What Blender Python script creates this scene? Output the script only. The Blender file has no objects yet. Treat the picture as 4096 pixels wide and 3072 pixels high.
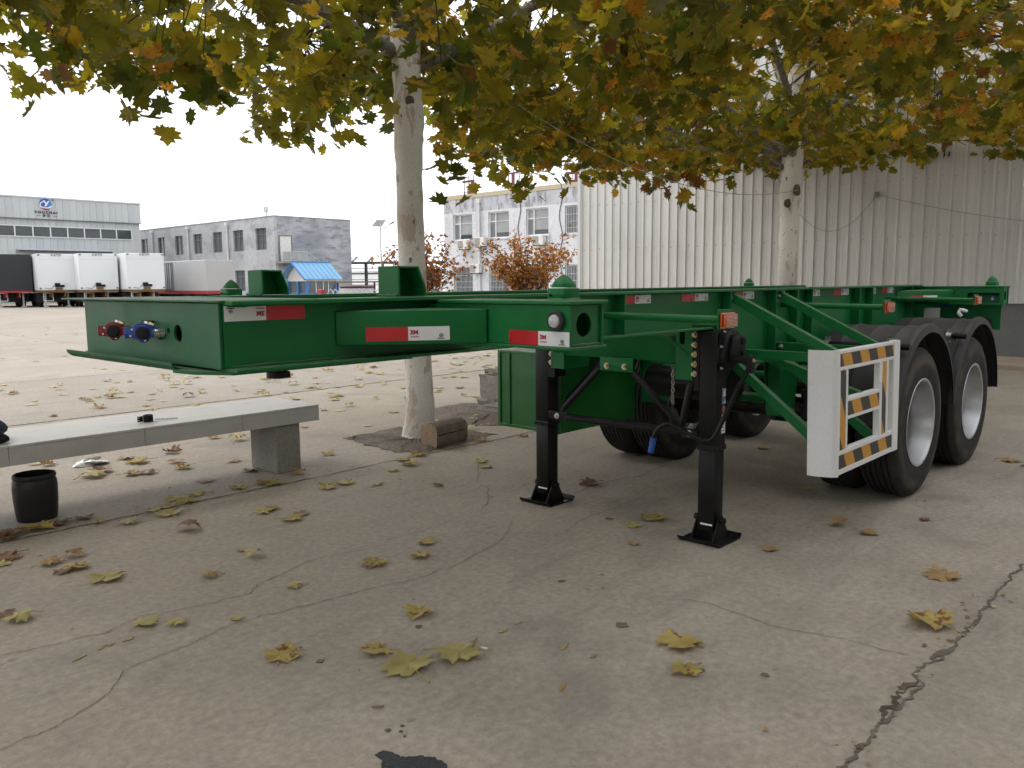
# Green container chassis parked in a factory yard under plane trees.
# Plan coordinates used below: s = along the trailer (front to rear), t = across it
# (towards the near side), z = up, in metres.  World X = s, Y = -t, Z = z.
import bpy, bmesh, math, random
import numpy as np
from mathutils import Vector, Matrix

scene = bpy.context.scene
COL = scene.collection
R = math.radians

# ------------------------------------------------------------------ camera
cam_data = bpy.data.cameras.new('camera')
cam = bpy.data.objects.new('camera', cam_data)
COL.objects.link(cam)
scene.camera = cam
cam_data.sensor_width = 36.0
cam_data.lens = 28.947
cam_data.clip_start = 0.05
cam_data.clip_end = 2000
CAM_POS = Vector((-2.2174, -2.9312, 1.4856))
_y, _p, _r = R(42.7079), R(7.0323), R(0.4628)
_fw = Vector((math.cos(_y) * math.cos(_p), math.sin(_y) * math.cos(_p), -math.sin(_p)))
_ri = Vector((math.sin(_y), -math.cos(_y), 0))
_dn = _fw.cross(_ri)
_ri, _dn = _ri * math.cos(_r) + _dn * math.sin(_r), _dn * math.cos(_r) - _ri * math.sin(_r)
_m = Matrix((_ri, -_dn, -_fw)).transposed().to_4x4()
_m.translation = CAM_POS
cam.matrix_world = _m

# ------------------------------------------------------------------ sky, sun, exposure
SUN_AZ = R(115)      # world azimuth of the sun (from +X towards +Y)
SUN_EL = R(48)
world = bpy.data.worlds.new('World')
scene.world = world
world.use_nodes = True
wn = world.node_tree.nodes
wl = world.node_tree.links
wn.clear()
sky = wn.new('ShaderNodeTexSky')
sky.sky_type = 'NISHITA'
sky.sun_disc = False
sky.sun_elevation = SUN_EL
sky.sun_rotation = math.pi / 2 - SUN_AZ
sky.air_density = 1.0
sky.dust_density = 2.0
sky.ozone_density = 1.0
hs = wn.new('ShaderNodeHueSaturation')
hs.inputs['Saturation'].default_value = 0.25
bg = wn.new('ShaderNodeBackground')
bg.inputs['Strength'].default_value = 0.15
wo = wn.new('ShaderNodeOutputWorld')
wl.new(sky.outputs[0], hs.inputs['Color'])
ov = wn.new('ShaderNodeMix')                       # a closed, even layer of white cloud over the clear sky
ov.data_type = 'RGBA'
ov.inputs[0].default_value = 0.85
ov.inputs[7].default_value = (5.6, 5.7, 5.85, 1)
wl.new(hs.outputs[0], ov.inputs[6])
wl.new(ov.outputs[2], bg.inputs['Color'])
wl.new(bg.outputs[0], wo.inputs['Surface'])

sun_data = bpy.data.lights.new('sun', 'SUN')
sun_data.energy = 1.0
sun_data.angle = R(25)
sun_data.color = (1.0, 0.96, 0.9)
sun = bpy.data.objects.new('sun', sun_data)
COL.objects.link(sun)
_sd = Vector((math.cos(SUN_AZ) * math.cos(SUN_EL), math.sin(SUN_AZ) * math.cos(SUN_EL), math.sin(SUN_EL)))
sun.rotation_euler = _sd.to_track_quat('Z', 'Y').to_euler()
sun.location = (0, 0, 30)

scene.view_settings.view_transform = 'Standard'
scene.view_settings.look = 'None'
scene.view_settings.exposure = 0.95
scene.view_settings.gamma = 1.0
scene.view_settings.use_curve_mapping = False
scene.render.engine = 'CYCLES'
scene.cycles.use_denoising = True
scene.cycles.max_bounces = 4
scene.cycles.diffuse_bounces = 3
scene.cycles.glossy_bounces = 2
scene.cycles.transmission_bounces = 2
scene.cycles.transparent_max_bounces = 2
scene.cycles.use_adaptive_sampling = True
scene.cycles.adaptive_threshold = 0.03

# ------------------------------------------------------------------ materials
MATS = {}


def new_mat(name):
    m = bpy.data.materials.new(name)
    m.use_nodes = True
    nt = m.node_tree
    nt.nodes.clear()
    out = nt.nodes.new('ShaderNodeOutputMaterial')
    b = nt.nodes.new('ShaderNodeBsdfPrincipled')
    nt.links.new(b.outputs[0], out.inputs['Surface'])
    MATS[name] = m
    return m, nt, b, out


def n_noise(nt, scale, detail=4, rough=.55, vec=None, dist=0):
    n = nt.nodes.new('ShaderNodeTexNoise')
    n.inputs['Scale'].default_value = scale
    n.inputs['Detail'].default_value = detail
    n.inputs['Roughness'].default_value = rough
    n.inputs['Distortion'].default_value = dist
    if vec is None:
        vec = nt.nodes.new('ShaderNodeNewGeometry').outputs['Position']
    nt.links.new(vec, n.inputs['Vector'])
    return n.outputs['Fac']


def n_ramp(nt, fac, stops):
    r = nt.nodes.new('ShaderNodeValToRGB')
    el = r.color_ramp.elements
    while len(el) < len(stops):
        el.new(0.5)
    for e, (p, c) in zip(el, stops):
        e.position = p
        e.color = (c, c, c, 1) if isinstance(c, (int, float)) else (*c, 1)
    nt.links.new(fac, r.inputs[0])
    return r.outputs[0]


def n_mix(nt, fac, a, b, mode='MIX'):
    m = nt.nodes.new('ShaderNodeMix')
    m.data_type = 'RGBA'
    m.blend_type = mode
    for sock, v in ((m.inputs[0], fac), (m.inputs[6], a), (m.inputs[7], b)):
        if isinstance(v, (int, float)):
            sock.default_value = v
        elif isinstance(v, tuple):
            sock.default_value = (*v, 1)
        else:
            nt.links.new(v, sock)
    return m.outputs[2]


def n_bump(nt, b, fac, strength=.2, dist=.01):
    bp = nt.nodes.new('ShaderNodeBump')
    bp.inputs['Strength'].default_value = strength
    bp.inputs['Distance'].default_value = dist
    nt.links.new(fac, bp.inputs['Height'])
    nt.links.new(bp.outputs[0], b.inputs['Normal'])


def pm(name, col, rough=.5, metal=0., var=.12, vs=6., fine=60., fvar=.06, bump=0., bdist=.003, rvar=.12, spec=.5, coat=0., dirt=None, dirt_s=3., dirt_amt=.5):
    """plain painted / raw material with uneven colour, gloss and fine relief"""
    m, nt, b, out = new_mat(name)
    dark = tuple(c * (1 - var) for c in col)
    lite = tuple(min(1, c * (1 + var)) for c in col)
    f1 = n_noise(nt, vs, 2)
    c1 = n_mix(nt, n_ramp(nt, f1, [(.3, 0.), (.7, 1.)]), dark, lite)
    f2 = n_noise(nt, fine, 1.5)
    g = n_ramp(nt, f2, [(.25, 1 - fvar), (.75, 1 + 0.)])
    c2 = n_mix(nt, 1.0, c1, g, 'MULTIPLY')
    if dirt:
        fd = n_noise(nt, dirt_s, 4, .65)
        c2 = n_mix(nt, n_ramp(nt, fd, [(.5, 0.), (.72, dirt_amt)]), c2, dirt)
    nt.links.new(c2, b.inputs['Base Color'])
    rr = n_ramp(nt, f1, [(.25, max(0.03, rough - rvar)), (.8, min(1, rough + rvar))])
    nt.links.new(rr, b.inputs['Roughness'])
    b.inputs['Metallic'].default_value = metal
    b.inputs['Specular IOR Level'].default_value = spec
    b.inputs['Coat Weight'].default_value = coat
    if bump:
        n_bump(nt, b, f2, bump, bdist)
    return m


green = pm('green_paint', (.007, .140, .035), .42, var=.10, vs=3.5, fvar=.05, spec=.24, dirt=(.018, .125, .050), dirt_s=7, dirt_amt=.2)
green_dull = pm('green_paint_dusty', (.018, .122, .050), .5, var=.14, vs=5, fvar=.08, bump=.12, bdist=.0015, spec=.25, dirt=(.05, .08, .045), dirt_s=5, dirt_amt=.45)
green_box = pm('green_box_paint', (.008, .115, .018), .34, var=.1, vs=2.5, bump=.25, bdist=.004, spec=.5, coat=.2, fine=9)
black_paint = pm('black_paint', (.007, .007, .008), .42, var=.2, vs=5, spec=.24, dirt=(.03, .028, .025), dirt_s=6, dirt_amt=.25)
rubber = pm('tyre_rubber', (.020, .020, .021), .72, var=.2, vs=5, bump=.3, bdist=.002, spec=.25, dirt=(.075, .066, .055), dirt_s=4, dirt_amt=.3)
_nt = rubber.node_tree
_b = [n for n in _nt.nodes if n.type == 'BSDF_PRINCIPLED'][0]
_src = _b.inputs['Base Color'].links[0].from_socket
_tc = _nt.nodes.new('ShaderNodeTexCoord')
_mp = _nt.nodes.new('ShaderNodeMapping')
_mp.inputs['Scale'].default_value = (1, 0, 1)
_nt.links.new(_tc.outputs['Object'], _mp.inputs['Vector'])
_ln = _nt.nodes.new('ShaderNodeVectorMath'); _ln.operation = 'LENGTH'
_nt.links.new(_mp.outputs[0], _ln.inputs[0])
_rg = n_ramp(_nt, _ln.outputs['Value'], [(.385, 0.), (.42, .75), (.455, .6), (.485, .0)])
_fa = n_mix(_nt, 1., _rg, n_ramp(_nt, n_noise(_nt, 5, 4, .6), [(.40, .0), (.62, 1.)]), 'MULTIPLY')
_nt.links.new(n_mix(_nt, _fa, _src, (.105, .088, .068)), _b.inputs['Base Color'])
plastic_black = pm('mudguard_plastic', (.028, .028, .031), .55, var=.15, vs=4, bump=.12, bdist=.001, spec=.3, dirt=(.06, .055, .05), dirt_s=5, dirt_amt=.3)
rim_grey = pm('rim_silver', (.50, .51, .53), .38, metal=.75, var=.06, vs=6, dirt=(.25, .24, .23), dirt_s=9, dirt_amt=.3)
white_paint = pm('white_paint', (.84, .85, .87), .35, var=.03, vs=3, spec=.4)
tape_red = pm('reflective_red', (.52, .014, .020), .35, var=.08, vs=9, fine=220, fvar=.12)
tape_white = pm('reflective_white', (.78, .80, .82), .35, var=.05, vs=9, fine=220, fvar=.08)
ink_red = pm('ink_red', (.40, .006, .02), .5)
ink_black = pm('ink_black', (.012, .012, .014), .5)
ink_white = pm('ink_white', (.8, .8, .8), .5)
sticker_blue = pm('sticker_blue', (.02, .04, .22), .35)
sticker_pink = pm('sticker_pink', (.35, .17, .18), .5)
zinc = pm('zinc_bolt', (.55, .48, .30), .32, metal=.85, var=.15, vs=30)
zinc_white = pm('galvanised', (.62, .63, .62), .3, metal=.8, var=.12, vs=30)
hole_dark = pm('dark_inside', (.004, .004, .004), .9, spec=.05)
valve_red = pm('valve_red', (.23, .006, .014), .32, var=.15, vs=30, coat=.2)
valve_blue = pm('valve_blue', (.010, .055, .34), .32, var=.15, vs=30, coat=.2)
grip_blue = pm('grip_blue', (.02, .10, .42), .45)
concrete_grey = pm('concrete_cast', (.30, .28, .25), .9, var=.16, vs=3, fine=40, fvar=.25, bump=.5, bdist=.006, dirt=(.13, .115, .095), dirt_s=3, dirt_amt=.6)
bench_top_mat = pm('bench_marble', (.60, .575, .54), .5, var=.1, vs=2.5, fvar=.06, bump=.05, dirt=(.44, .43, .42), dirt_s=3.2, dirt_amt=.75)
bench_tile = pm('bench_tile', (.50, .485, .47), .45, var=.05, vs=3, fvar=.05, dirt=(.30, .26, .2), dirt_s=4, dirt_amt=.3)
grout = pm('grout_dark', (.06, .055, .05), .9)
bucket_mat = pm('bucket_black', (.016, .016, .016), .5, var=.2, vs=6, bump=.1, spec=.35, dirt=(.05, .045, .04), dirt_s=6, dirt_amt=.35)
soil = pm('soil', (.19, .155, .122), .95, var=.3, vs=4, fine=30, fvar=.5, bump=1., bdist=.02)
bitumen = pm('bitumen', (.028, .03, .034), .75, var=.3, vs=20, fine=90, fvar=.4, bump=.7, bdist=.006)
crack_mat = pm('crack_dirt', (.155, .13, .108), .95, var=.35, vs=9, fine=70, fvar=.3)
joint_mat = pm('joint_dirt', (.10, .082, .062), .95, var=.35, vs=5, fine=50, fvar=.4, bump=.6, bdist=.01)
paint_yellow = pm('yellow_paint_marks', (.40, .27, .11), .8, var=.25, vs=25, fine=120, fvar=.4)
cloth_blue = pm('cloth_navy', (.008, .022, .055), .85, var=.4, vs=12, bump=.5, bdist=.004)
cloth_dark = pm('cloth_dark', (.012, .014, .02), .85, var=.3, vs=12, bump=.5, bdist=.004)
chain_mat = pm('chain_steel', (.45, .43, .38), .4, metal=.7, var=.3, vs=40)
rope_mat = pm('rope_pale', (.42, .40, .34), .9)
steel_dark = pm('steel_dark', (.05, .055, .065), .5, metal=.3)
steel_pale = pm('steel_pale', (.50, .52, .54), .4, metal=.3)
silver_gate = pm('stainless', (.55, .56, .57), .28, metal=.9)


def add_dust(m, dust, amt=.6, lo=.55):
    """dust that has settled on upward-facing metal"""
    nt = m.node_tree
    b = [n for n in nt.nodes if n.type == 'BSDF_PRINCIPLED'][0]
    src = b.inputs['Base Color'].links[0].from_socket
    sep = nt.nodes.new('ShaderNodeSeparateXYZ')
    nt.links.new(nt.nodes.new('ShaderNodeNewGeometry').outputs['Normal'], sep.inputs[0])
    up = n_ramp(nt, sep.outputs['Z'], [(lo, 0.), (.95, amt)])
    f = n_mix(nt, 1., up, n_ramp(nt, n_noise(nt, 11, 3), [(.3, .35), (.7, 1.)]), 'MULTIPLY')
    nt.links.new(n_mix(nt, f, src, dust), b.inputs['Base Color'])


add_dust(green, (.20, .225, .17), .55)
add_dust(green_dull, (.24, .25, .19), .6)
add_dust(plastic_black, (.12, .11, .10), .35, .3)


def make_glass(name, col=(.03, .04, .045), rough=.06):
    m, nt, b, out = new_mat(name)
    f = n_noise(nt, .9, 3)
    nt.links.new(n_mix(nt, f, tuple(c * .6 for c in col), tuple(c * 1.5 for c in col)), b.inputs['Base Color'])
    b.inputs['Roughness'].default_value = rough
    b.inputs['Specular IOR Level'].default_value = .6
    return m


glass_dark = make_glass('window_glass', (.035, .045, .05))
glass_curtain = make_glass('window_glass_curtained', (.27, .28, .28), .25)
glass_shop = make_glass('window_glass_kiosk', (.10, .115, .125), .12)


def make_lens(name, col, rough=.18):
    m, nt, b, out = new_mat(name)
    f = n_noise(nt, 90, 2)
    nt.links.new(n_mix(nt, f, tuple(c * .7 for c in col), tuple(min(1, c * 1.25) for c in col)), b.inputs['Base Color'])
    b.inputs['Roughness'].default_value = rough
    b.inputs['Coat Weight'].default_value = .6
    n_bump(nt, b, f, .4, .002)
    return m


lens_amber = make_lens('lens_amber', (.60, .10, .02))
lens_clear = make_lens('lens_clear', (.52, .54, .55), .12)
film = make_lens('cling_film', (.55, .30, .24), .3)

# hazard stripes, printed on flat strips
m, nt, b, out = new_mat('hazard_stripes')
pos = nt.nodes.new('ShaderNodeNewGeometry').outputs['Position']
sx = nt.nodes.new('ShaderNodeSeparateXYZ')
nt.links.new(pos, sx.inputs[0])
ma = nt.nodes.new('ShaderNodeMath'); ma.operation = 'MULTIPLY'; ma.inputs[1].default_value = .62
nt.links.new(sx.outputs['Z'], ma.inputs[0])
mb_ = nt.nodes.new('ShaderNodeMath'); mb_.operation = 'ADD'
nt.links.new(sx.outputs['X'], mb_.inputs[0]); nt.links.new(ma.outputs[0], mb_.inputs[1])
mc = nt.nodes.new('ShaderNodeMath'); mc.operation = 'MODULO'; mc.inputs[1].default_value = .262
nt.links.new(mb_.outputs[0], mc.inputs[0])
md = nt.nodes.new('ShaderNodeMath'); md.operation = 'GREATER_THAN'; md.inputs[1].default_value = .131
nt.links.new(mc.outputs[0], md.inputs[0])
nt.links.new(n_mix(nt, md.outputs[0], (.62, .29, .018), (.018, .018, .02)), b.inputs['Base Color'])
b.inputs['Roughness'].default_value = .4
hazard = m

# yard concrete
m, nt, b, out = new_mat('yard_concrete')
f_big = n_noise(nt, .35, 2, .6)
f_mid = n_noise(nt, 2.2, 5, .62)
f_fin = n_noise(nt, 28, 4, .65)
f_sp = n_noise(nt, 120, 0, .5)
c = n_mix(nt, n_ramp(nt, f_big, [(.3, 0.), (.7, 1.)]), (.350, .302, .248), (.415, .368, .312))
c = n_mix(nt, n_ramp(nt, f_mid, [(.36, .55), (.62, 0.)]), c, (.268, .234, .194))
c = n_mix(nt, n_ramp(nt, f_mid, [(.60, 0.), (.78, .5)]), c, (.385, .355, .308))
c = n_mix(nt, 1., c, n_ramp(nt, f_fin, [(.28, .72), (.72, 1.10)]), 'MULTIPLY')
c = n_mix(nt, n_ramp(nt, f_sp, [(.70, 0.), (.78, .35)]), c, (.11, .095, .08))
sy_ = nt.nodes.new('ShaderNodeSeparateXYZ')
nt.links.new(nt.nodes.new('ShaderNodeNewGeometry').outputs['Position'], sy_.inputs[0])
q1 = nt.nodes.new('ShaderNodeMath'); q1.operation = 'MULTIPLY_ADD'; q1.inputs[1].default_value = 1 / 4.5; q1.inputs[2].default_value = 2.08 / 4.5
nt.links.new(sy_.outputs['Y'], q1.inputs[0])
q2 = nt.nodes.new('ShaderNodeMath'); q2.operation = 'FLOOR'; nt.links.new(q1.outputs[0], q2.inputs[0])
q3 = nt.nodes.new('ShaderNodeMath'); q3.operation = 'MULTIPLY_ADD'; q3.inputs[1].default_value = 1 / 12.; q3.inputs[2].default_value = 6.2 / 12
nt.links.new(sy_.outputs['X'], q3.inputs[0])
q4 = nt.nodes.new('ShaderNodeMath'); q4.operation = 'FLOOR'; nt.links.new(q3.outputs[0], q4.inputs[0])
q5 = nt.nodes.new('ShaderNodeCombineXYZ'); nt.links.new(q2.outputs[0], q5.inputs['X']); nt.links.new(q4.outputs[0], q5.inputs['Y'])
q6 = nt.nodes.new('ShaderNodeTexWhiteNoise'); q6.noise_dimensions = '2D'; nt.links.new(q5.outputs[0], q6.inputs['Vector'])
c = n_mix(nt, 1., c, n_ramp(nt, q6.outputs['Value'], [(0., (.93, .94, .93)), (1., (1.06, 1.04, 1.02))]), 'MULTIPLY')
# old oil and water stains
f_st = n_noise(nt, .75, 3, .6, None, .8)
c = n_mix(nt, n_ramp(nt, f_st, [(.60, 0.), (.66, .28), (.72, .34)]), c, (.165, .145, .122))
f_dr = n_noise(nt, 6.5, 2, .6)
c = n_mix(nt, n_ramp(nt, f_dr, [(.71, 0.), (.74, .45)]), c, (.15, .13, .11))
# worn scuffs drawn out along the yard
mp = nt.nodes.new('ShaderNodeMapping')
mp.inputs['Scale'].default_value = (.6, 3.2, 1)
mp.inputs['Rotation'].default_value = (0, 0, R(35))
nt.links.new(nt.nodes.new('ShaderNodeNewGeometry').outputs['Position'], mp.inputs['Vector'])
f_scf = n_noise(nt, 1.6, 5, .7, mp.outputs[0])
c = n_mix(nt, n_ramp(nt, f_scf, [(.54, 0.), (.70, .35)]), c, (.17, .155, .135))
nt.links.new(c, b.inputs['Base Color'])
nt.links.new(n_ramp(nt, f_mid, [(.3, .62), (.75, .85)]), b.inputs['Roughness'])
b.inputs['Specular IOR Level'].default_value = .3
n_bump(nt, b, f_fin, .35, .005)
yard = m


# bark of plane trees: pale, flaking in brown and grey plates
def make_bark(name, pale, mid, dark):
    m, nt, b, out = new_mat(name)
    pos = nt.nodes.new('ShaderNodeNewGeometry').outputs['Position']
    mp = nt.nodes.new('ShaderNodeMapping')
    mp.inputs['Scale'].default_value = (1, 1, .42)
    nt.links.new(pos, mp.inputs['Vector'])
    f1 = n_noise(nt, 5.0, 4, .6, mp.outputs[0], .6)
    f2 = n_noise(nt, 13, 3, .6, mp.outputs[0], .3)
    f3 = n_noise(nt, 1.3, 1)
    f4 = n_noise(nt, 70, 1)
    c = n_mix(nt, n_ramp(nt, f3, [(.35, 0.), (.65, 1.)]), pale, tuple(x * .78 for x in pale))
    c = n_mix(nt, n_ramp(nt, f1, [(.555, 0.), (.568, .8)]), c, mid)
    c = n_mix(nt, n_ramp(nt, f2, [(.665, 0.), (.68, .9)]), c, dark)
    c = n_mix(nt, 1., c, n_ramp(nt, f4, [(.3, .86), (.7, 1.04)]), 'MULTIPLY')
    nt.links.new(c, b.inputs['Base Color'])
    b.inputs['Roughness'].default_value = .85
    b.inputs['Specular IOR Level'].default_value = .2
    n_bump(nt, b, n_ramp(nt, f1, [(.56, 1.), (.61, 0.)]), .6, .006)
    return m


bark = make_bark('plane_bark', (.80, .765, .71), (.52, .42, .34), (.16, .125, .095))
bark_limb = make_bark('plane_limb_bark', (.26, .24, .195), (.13, .10, .075), (.055, .04, .03))
twig_mat = pm('twig', (.06, .042, .028), .85)
log_mat = pm('log_wood', (.19, .15, .115), .9, var=.3, vs=8, fine=50, fvar=.4, bump=.8, bdist=.01)
log_end = pm('log_end', (.36, .25, .17), .9, var=.2, vs=10, fine=60, fvar=.3, bump=.3)


def leaf_mat(name, col, trans, edge=None, vein=None, hue=.25):
    """leaf with light coming through it"""
    m, nt, b, out = new_mat(name)
    f = n_noise(nt, 7, 1, .6)
    f2 = n_noise(nt, 26, 1, .6) if edge else None
    d = tuple(c * (1 - hue) for c in col)
    l = tuple(min(1, c * (1 + hue)) for c in col)
    c = n_mix(nt, n_ramp(nt, f, [(.3, 0.), (.7, 1.)]), d, l)
    if edge:
        c = n_mix(nt, n_ramp(nt, f2, [(.58, 0.), (.66, .9)]), c, edge)
    nt.links.new(c, b.inputs['Base Color'])
    b.inputs['Roughness'].default_value = .55
    b.inputs['Specular IOR Level'].default_value = .3
    tr = nt.nodes.new('ShaderNodeBsdfTranslucent')
    nt.links.new(n_mix(nt, 1., c, (1.35, 1.3, .7), 'MULTIPLY'), tr.inputs['Color'])
    mx = nt.nodes.new('ShaderNodeMixShader')
    mx.inputs[0].default_value = trans
    nt.links.new(b.outputs[0], mx.inputs[1])
    nt.links.new(tr.outputs[0], mx.inputs[2])
    nt.links.new(mx.outputs[0], out.inputs['Surface'])
    return m


LEAF = [leaf_mat('leaf_olive', (.140, .134, .017), .58),
        leaf_mat('leaf_green', (.080, .102, .017), .55),
        leaf_mat('leaf_yellow_green', (.27, .215, .022), .6),
        leaf_mat('leaf_ochre', (.36, .235, .033), .6, (.22, .105, .022)),
        leaf_mat('leaf_orange', (.36, .165, .026), .6, (.19, .075, .018)),
        leaf_mat('leaf_brown', (.17, .078, .028), .5)]
FALLEN = [leaf_mat('fallen_yellow_green', (.40, .34, .125), .15, (.40, .30, .12), hue=.15),
          leaf_mat('fallen_yellow_brown', (.42, .32, .10), .15, (.17, .075, .035), hue=.18),
          leaf_mat('fallen_tan', (.36, .235, .105), .15, (.26, .14, .06), hue=.18),
          leaf_mat('fallen_brown', (.20, .105, .055), .12, (.12, .06, .035), hue=.2),
          leaf_mat('fallen_cream', (.47, .40, .24), .15, (.36, .25, .13), hue=.15)]
MAPLE = [leaf_mat('maple_rust', (.24, .085, .032), .45), leaf_mat('maple_orange', (.36, .15, .035), .5),
         leaf_mat('maple_dark', (.12, .045, .024), .4), leaf_mat('maple_olive', (.13, .12, .03), .45)]


# walls
def wall_mat(name, base, patch, patch2, s=1.2, amt=.8, streak=True, brickish=False):
    m, nt, b, out = new_mat(name)
    pos = nt.nodes.new('ShaderNodeNewGeometry').outputs['Position']
    mp = nt.nodes.new('ShaderNodeMapping')
    mp.inputs['Scale'].default_value = (1, 1, .35) if streak else (1, 1, 1.8)
    nt.links.new(pos, mp.inputs['Vector'])
    f1 = n_noise(nt, s, 5, .68, mp.outputs[0])
    f2 = n_noise(nt, s * .35, 1)
    f3 = n_noise(nt, s * 6, 2)
    c = n_mix(nt, n_ramp(nt, f2, [(.35, 0.), (.65, .7)]), base, patch2)
    c = n_mix(nt, n_ramp(nt, f1, [(.50, 0.), (.60, amt)]), c, patch)
    c = n_mix(nt, 1., c, n_ramp(nt, f3, [(.3, .88), (.7, 1.03)]), 'MULTIPLY')
    nt.links.new(c, b.inputs['Base Color'])
    b.inputs['Roughness'].default_value = .9
    b.inputs['Specular IOR Level'].default_value = .2
    return m


office_wall = wall_mat('office_render', (.64, .65, .68), (.46, .46, .49), (.58, .59, .62), 1.1, .5)
office_band = wall_mat('office_parapet_paint', (.50, .41, .25), (.42, .38, .30), (.48, .44, .36), 1.5, .5)
office_stain = wall_mat('office_peeled_render', (.52, .53, .57), (.24, .24, .26), (.42, .43, .47), 2.6, .85)
grey_wall = wall_mat('grey_render', (.40, .41, .425), (.27, .285, .31), (.52, .53, .54), .55, .6, False)
m, nt, b, out = new_mat('grey_patched_brick')
sx_ = nt.nodes.new('ShaderNodeSeparateXYZ')
nt.links.new(nt.nodes.new('ShaderNodeNewGeometry').outputs['Position'], sx_.inputs[0])
cb_ = nt.nodes.new('ShaderNodeCombineXYZ')
nt.links.new(sx_.outputs['X'], cb_.inputs['X']); nt.links.new(sx_.outputs['Z'], cb_.inputs['Y'])
bk_ = nt.nodes.new('ShaderNodeTexBrick')
nt.links.new(cb_.outputs[0], bk_.inputs['Vector'])
bk_.inputs['Scale'].default_value = 1.0
bk_.inputs['Brick Width'].default_value = .62
bk_.inputs['Row Height'].default_value = .24
bk_.inputs['Mortar Size'].default_value = .012
bk_.inputs['Color1'].default_value = (.17, .18, .21, 1)
bk_.inputs['Color2'].default_value = (.36, .375, .40, 1)
bk_.inputs['Mortar'].default_value = (.33, .34, .36, 1)
mp_ = nt.nodes.new('ShaderNodeMapping'); mp_.inputs['Scale'].default_value = (.5, 1, 1.6)
nt.links.new(nt.nodes.new('ShaderNodeNewGeometry').outputs['Position'], mp_.inputs['Vector'])
fa_ = n_noise(nt, .9, 5, .7, mp_.outputs[0]); fb_ = n_noise(nt, .28, 2)
c = n_mix(nt, n_ramp(nt, fa_, [(.42, 0.), (.56, .85)]), bk_.outputs['Color'], (.40, .415, .44))
c = n_mix(nt, n_ramp(nt, fb_, [(.45, 0.), (.62, .55)]), c, (.16, .175, .21))
nt.links.new(c, b.inputs['Base Color'])
b.inputs['Roughness'].default_value = .9
grey_side = m
metal_panel = pm('cladding_cream', (.59, .585, .565), .45, var=.04, vs=.5, spec=.4, dirt=(.47, .455, .43), dirt_s=.8, dirt_amt=.35)
metal_panel_far = pm('cladding_pale_grey', (.50, .53, .545), .45, var=.04, vs=.3)
for _m in (metal_panel, metal_panel_far):
    _nt = _m.node_tree
    _b = [n for n in _nt.nodes if n.type == 'BSDF_PRINCIPLED'][0]
    _src = _b.inputs['Base Color'].links[0].from_socket
    _oi = _nt.nodes.new('ShaderNodeObjectInfo')
    _nt.links.new(n_mix(_nt, 1., _src, n_ramp(_nt, _oi.outputs['Random'], [(0., .90), (1., 1.03)]), 'MULTIPLY'), _b.inputs['Base Color'])
dado_mat = pm('dado_grey', (.145, .15, .145), .85, var=.12, vs=1.2, fine=20, fvar=.1)
plinth_mat = pm('plinth_tan', (.33, .27, .20), .9, var=.15, vs=2)
frame_white = pm('upvc_white', (.70, .72, .74), .4)
frame_grey = pm('frame_grey', (.16, .17, .18), .5)
ac_white = pm('ac_white', (.66, .65, .62), .45)
ac_grille = pm('ac_grille', (.30, .28, .26), .6)
pipe_white = pm('pipe_white', (.62, .63, .65), .45)
sign_red = pm('sign_red', (.14, .035, .045), .6)
roof_blue = pm('roof_blue', (.17, .37, .58), .45, var=.08, vs=1)
trim_blue = pm('trim_blue', (.05, .18, .46), .45)
kiosk_white = pm('kiosk_white', (.68, .66, .63), .6)
box_white = pm('box_white', (.72, .75, .77), .4, var=.02, vs=.4)
box_grey = pm('box_grey', (.43, .43, .43), .5, var=.04, vs=.4)
box_black = pm('box_black', (.016, .019, .023), .55)
chassis_red = pm('chassis_red', (.33, .03, .045), .5)
chassis_rust = pm('chassis_orange', (.16, .085, .03), .6, var=.3, vs=2)
chassis_dark = pm('chassis_dark', (.015, .015, .017), .7)
logo_blue = pm('logo_blue', (.03, .09, .38), .5)
logo_cyan = pm('logo_cyan', (.03, .20, .50), .5)
logo_red = pm('logo_red', (.36, .03, .05), .5)
logo_white = pm('logo_white', (.72, .75, .78), .5)
bag_mat = make_lens('plastic_bag', (.62, .63, .63), .25)


# ------------------------------------------------------------------ mesh helpers
ORG = {}


def W(s, t, z):
    return Vector((s, -t, z))


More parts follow.
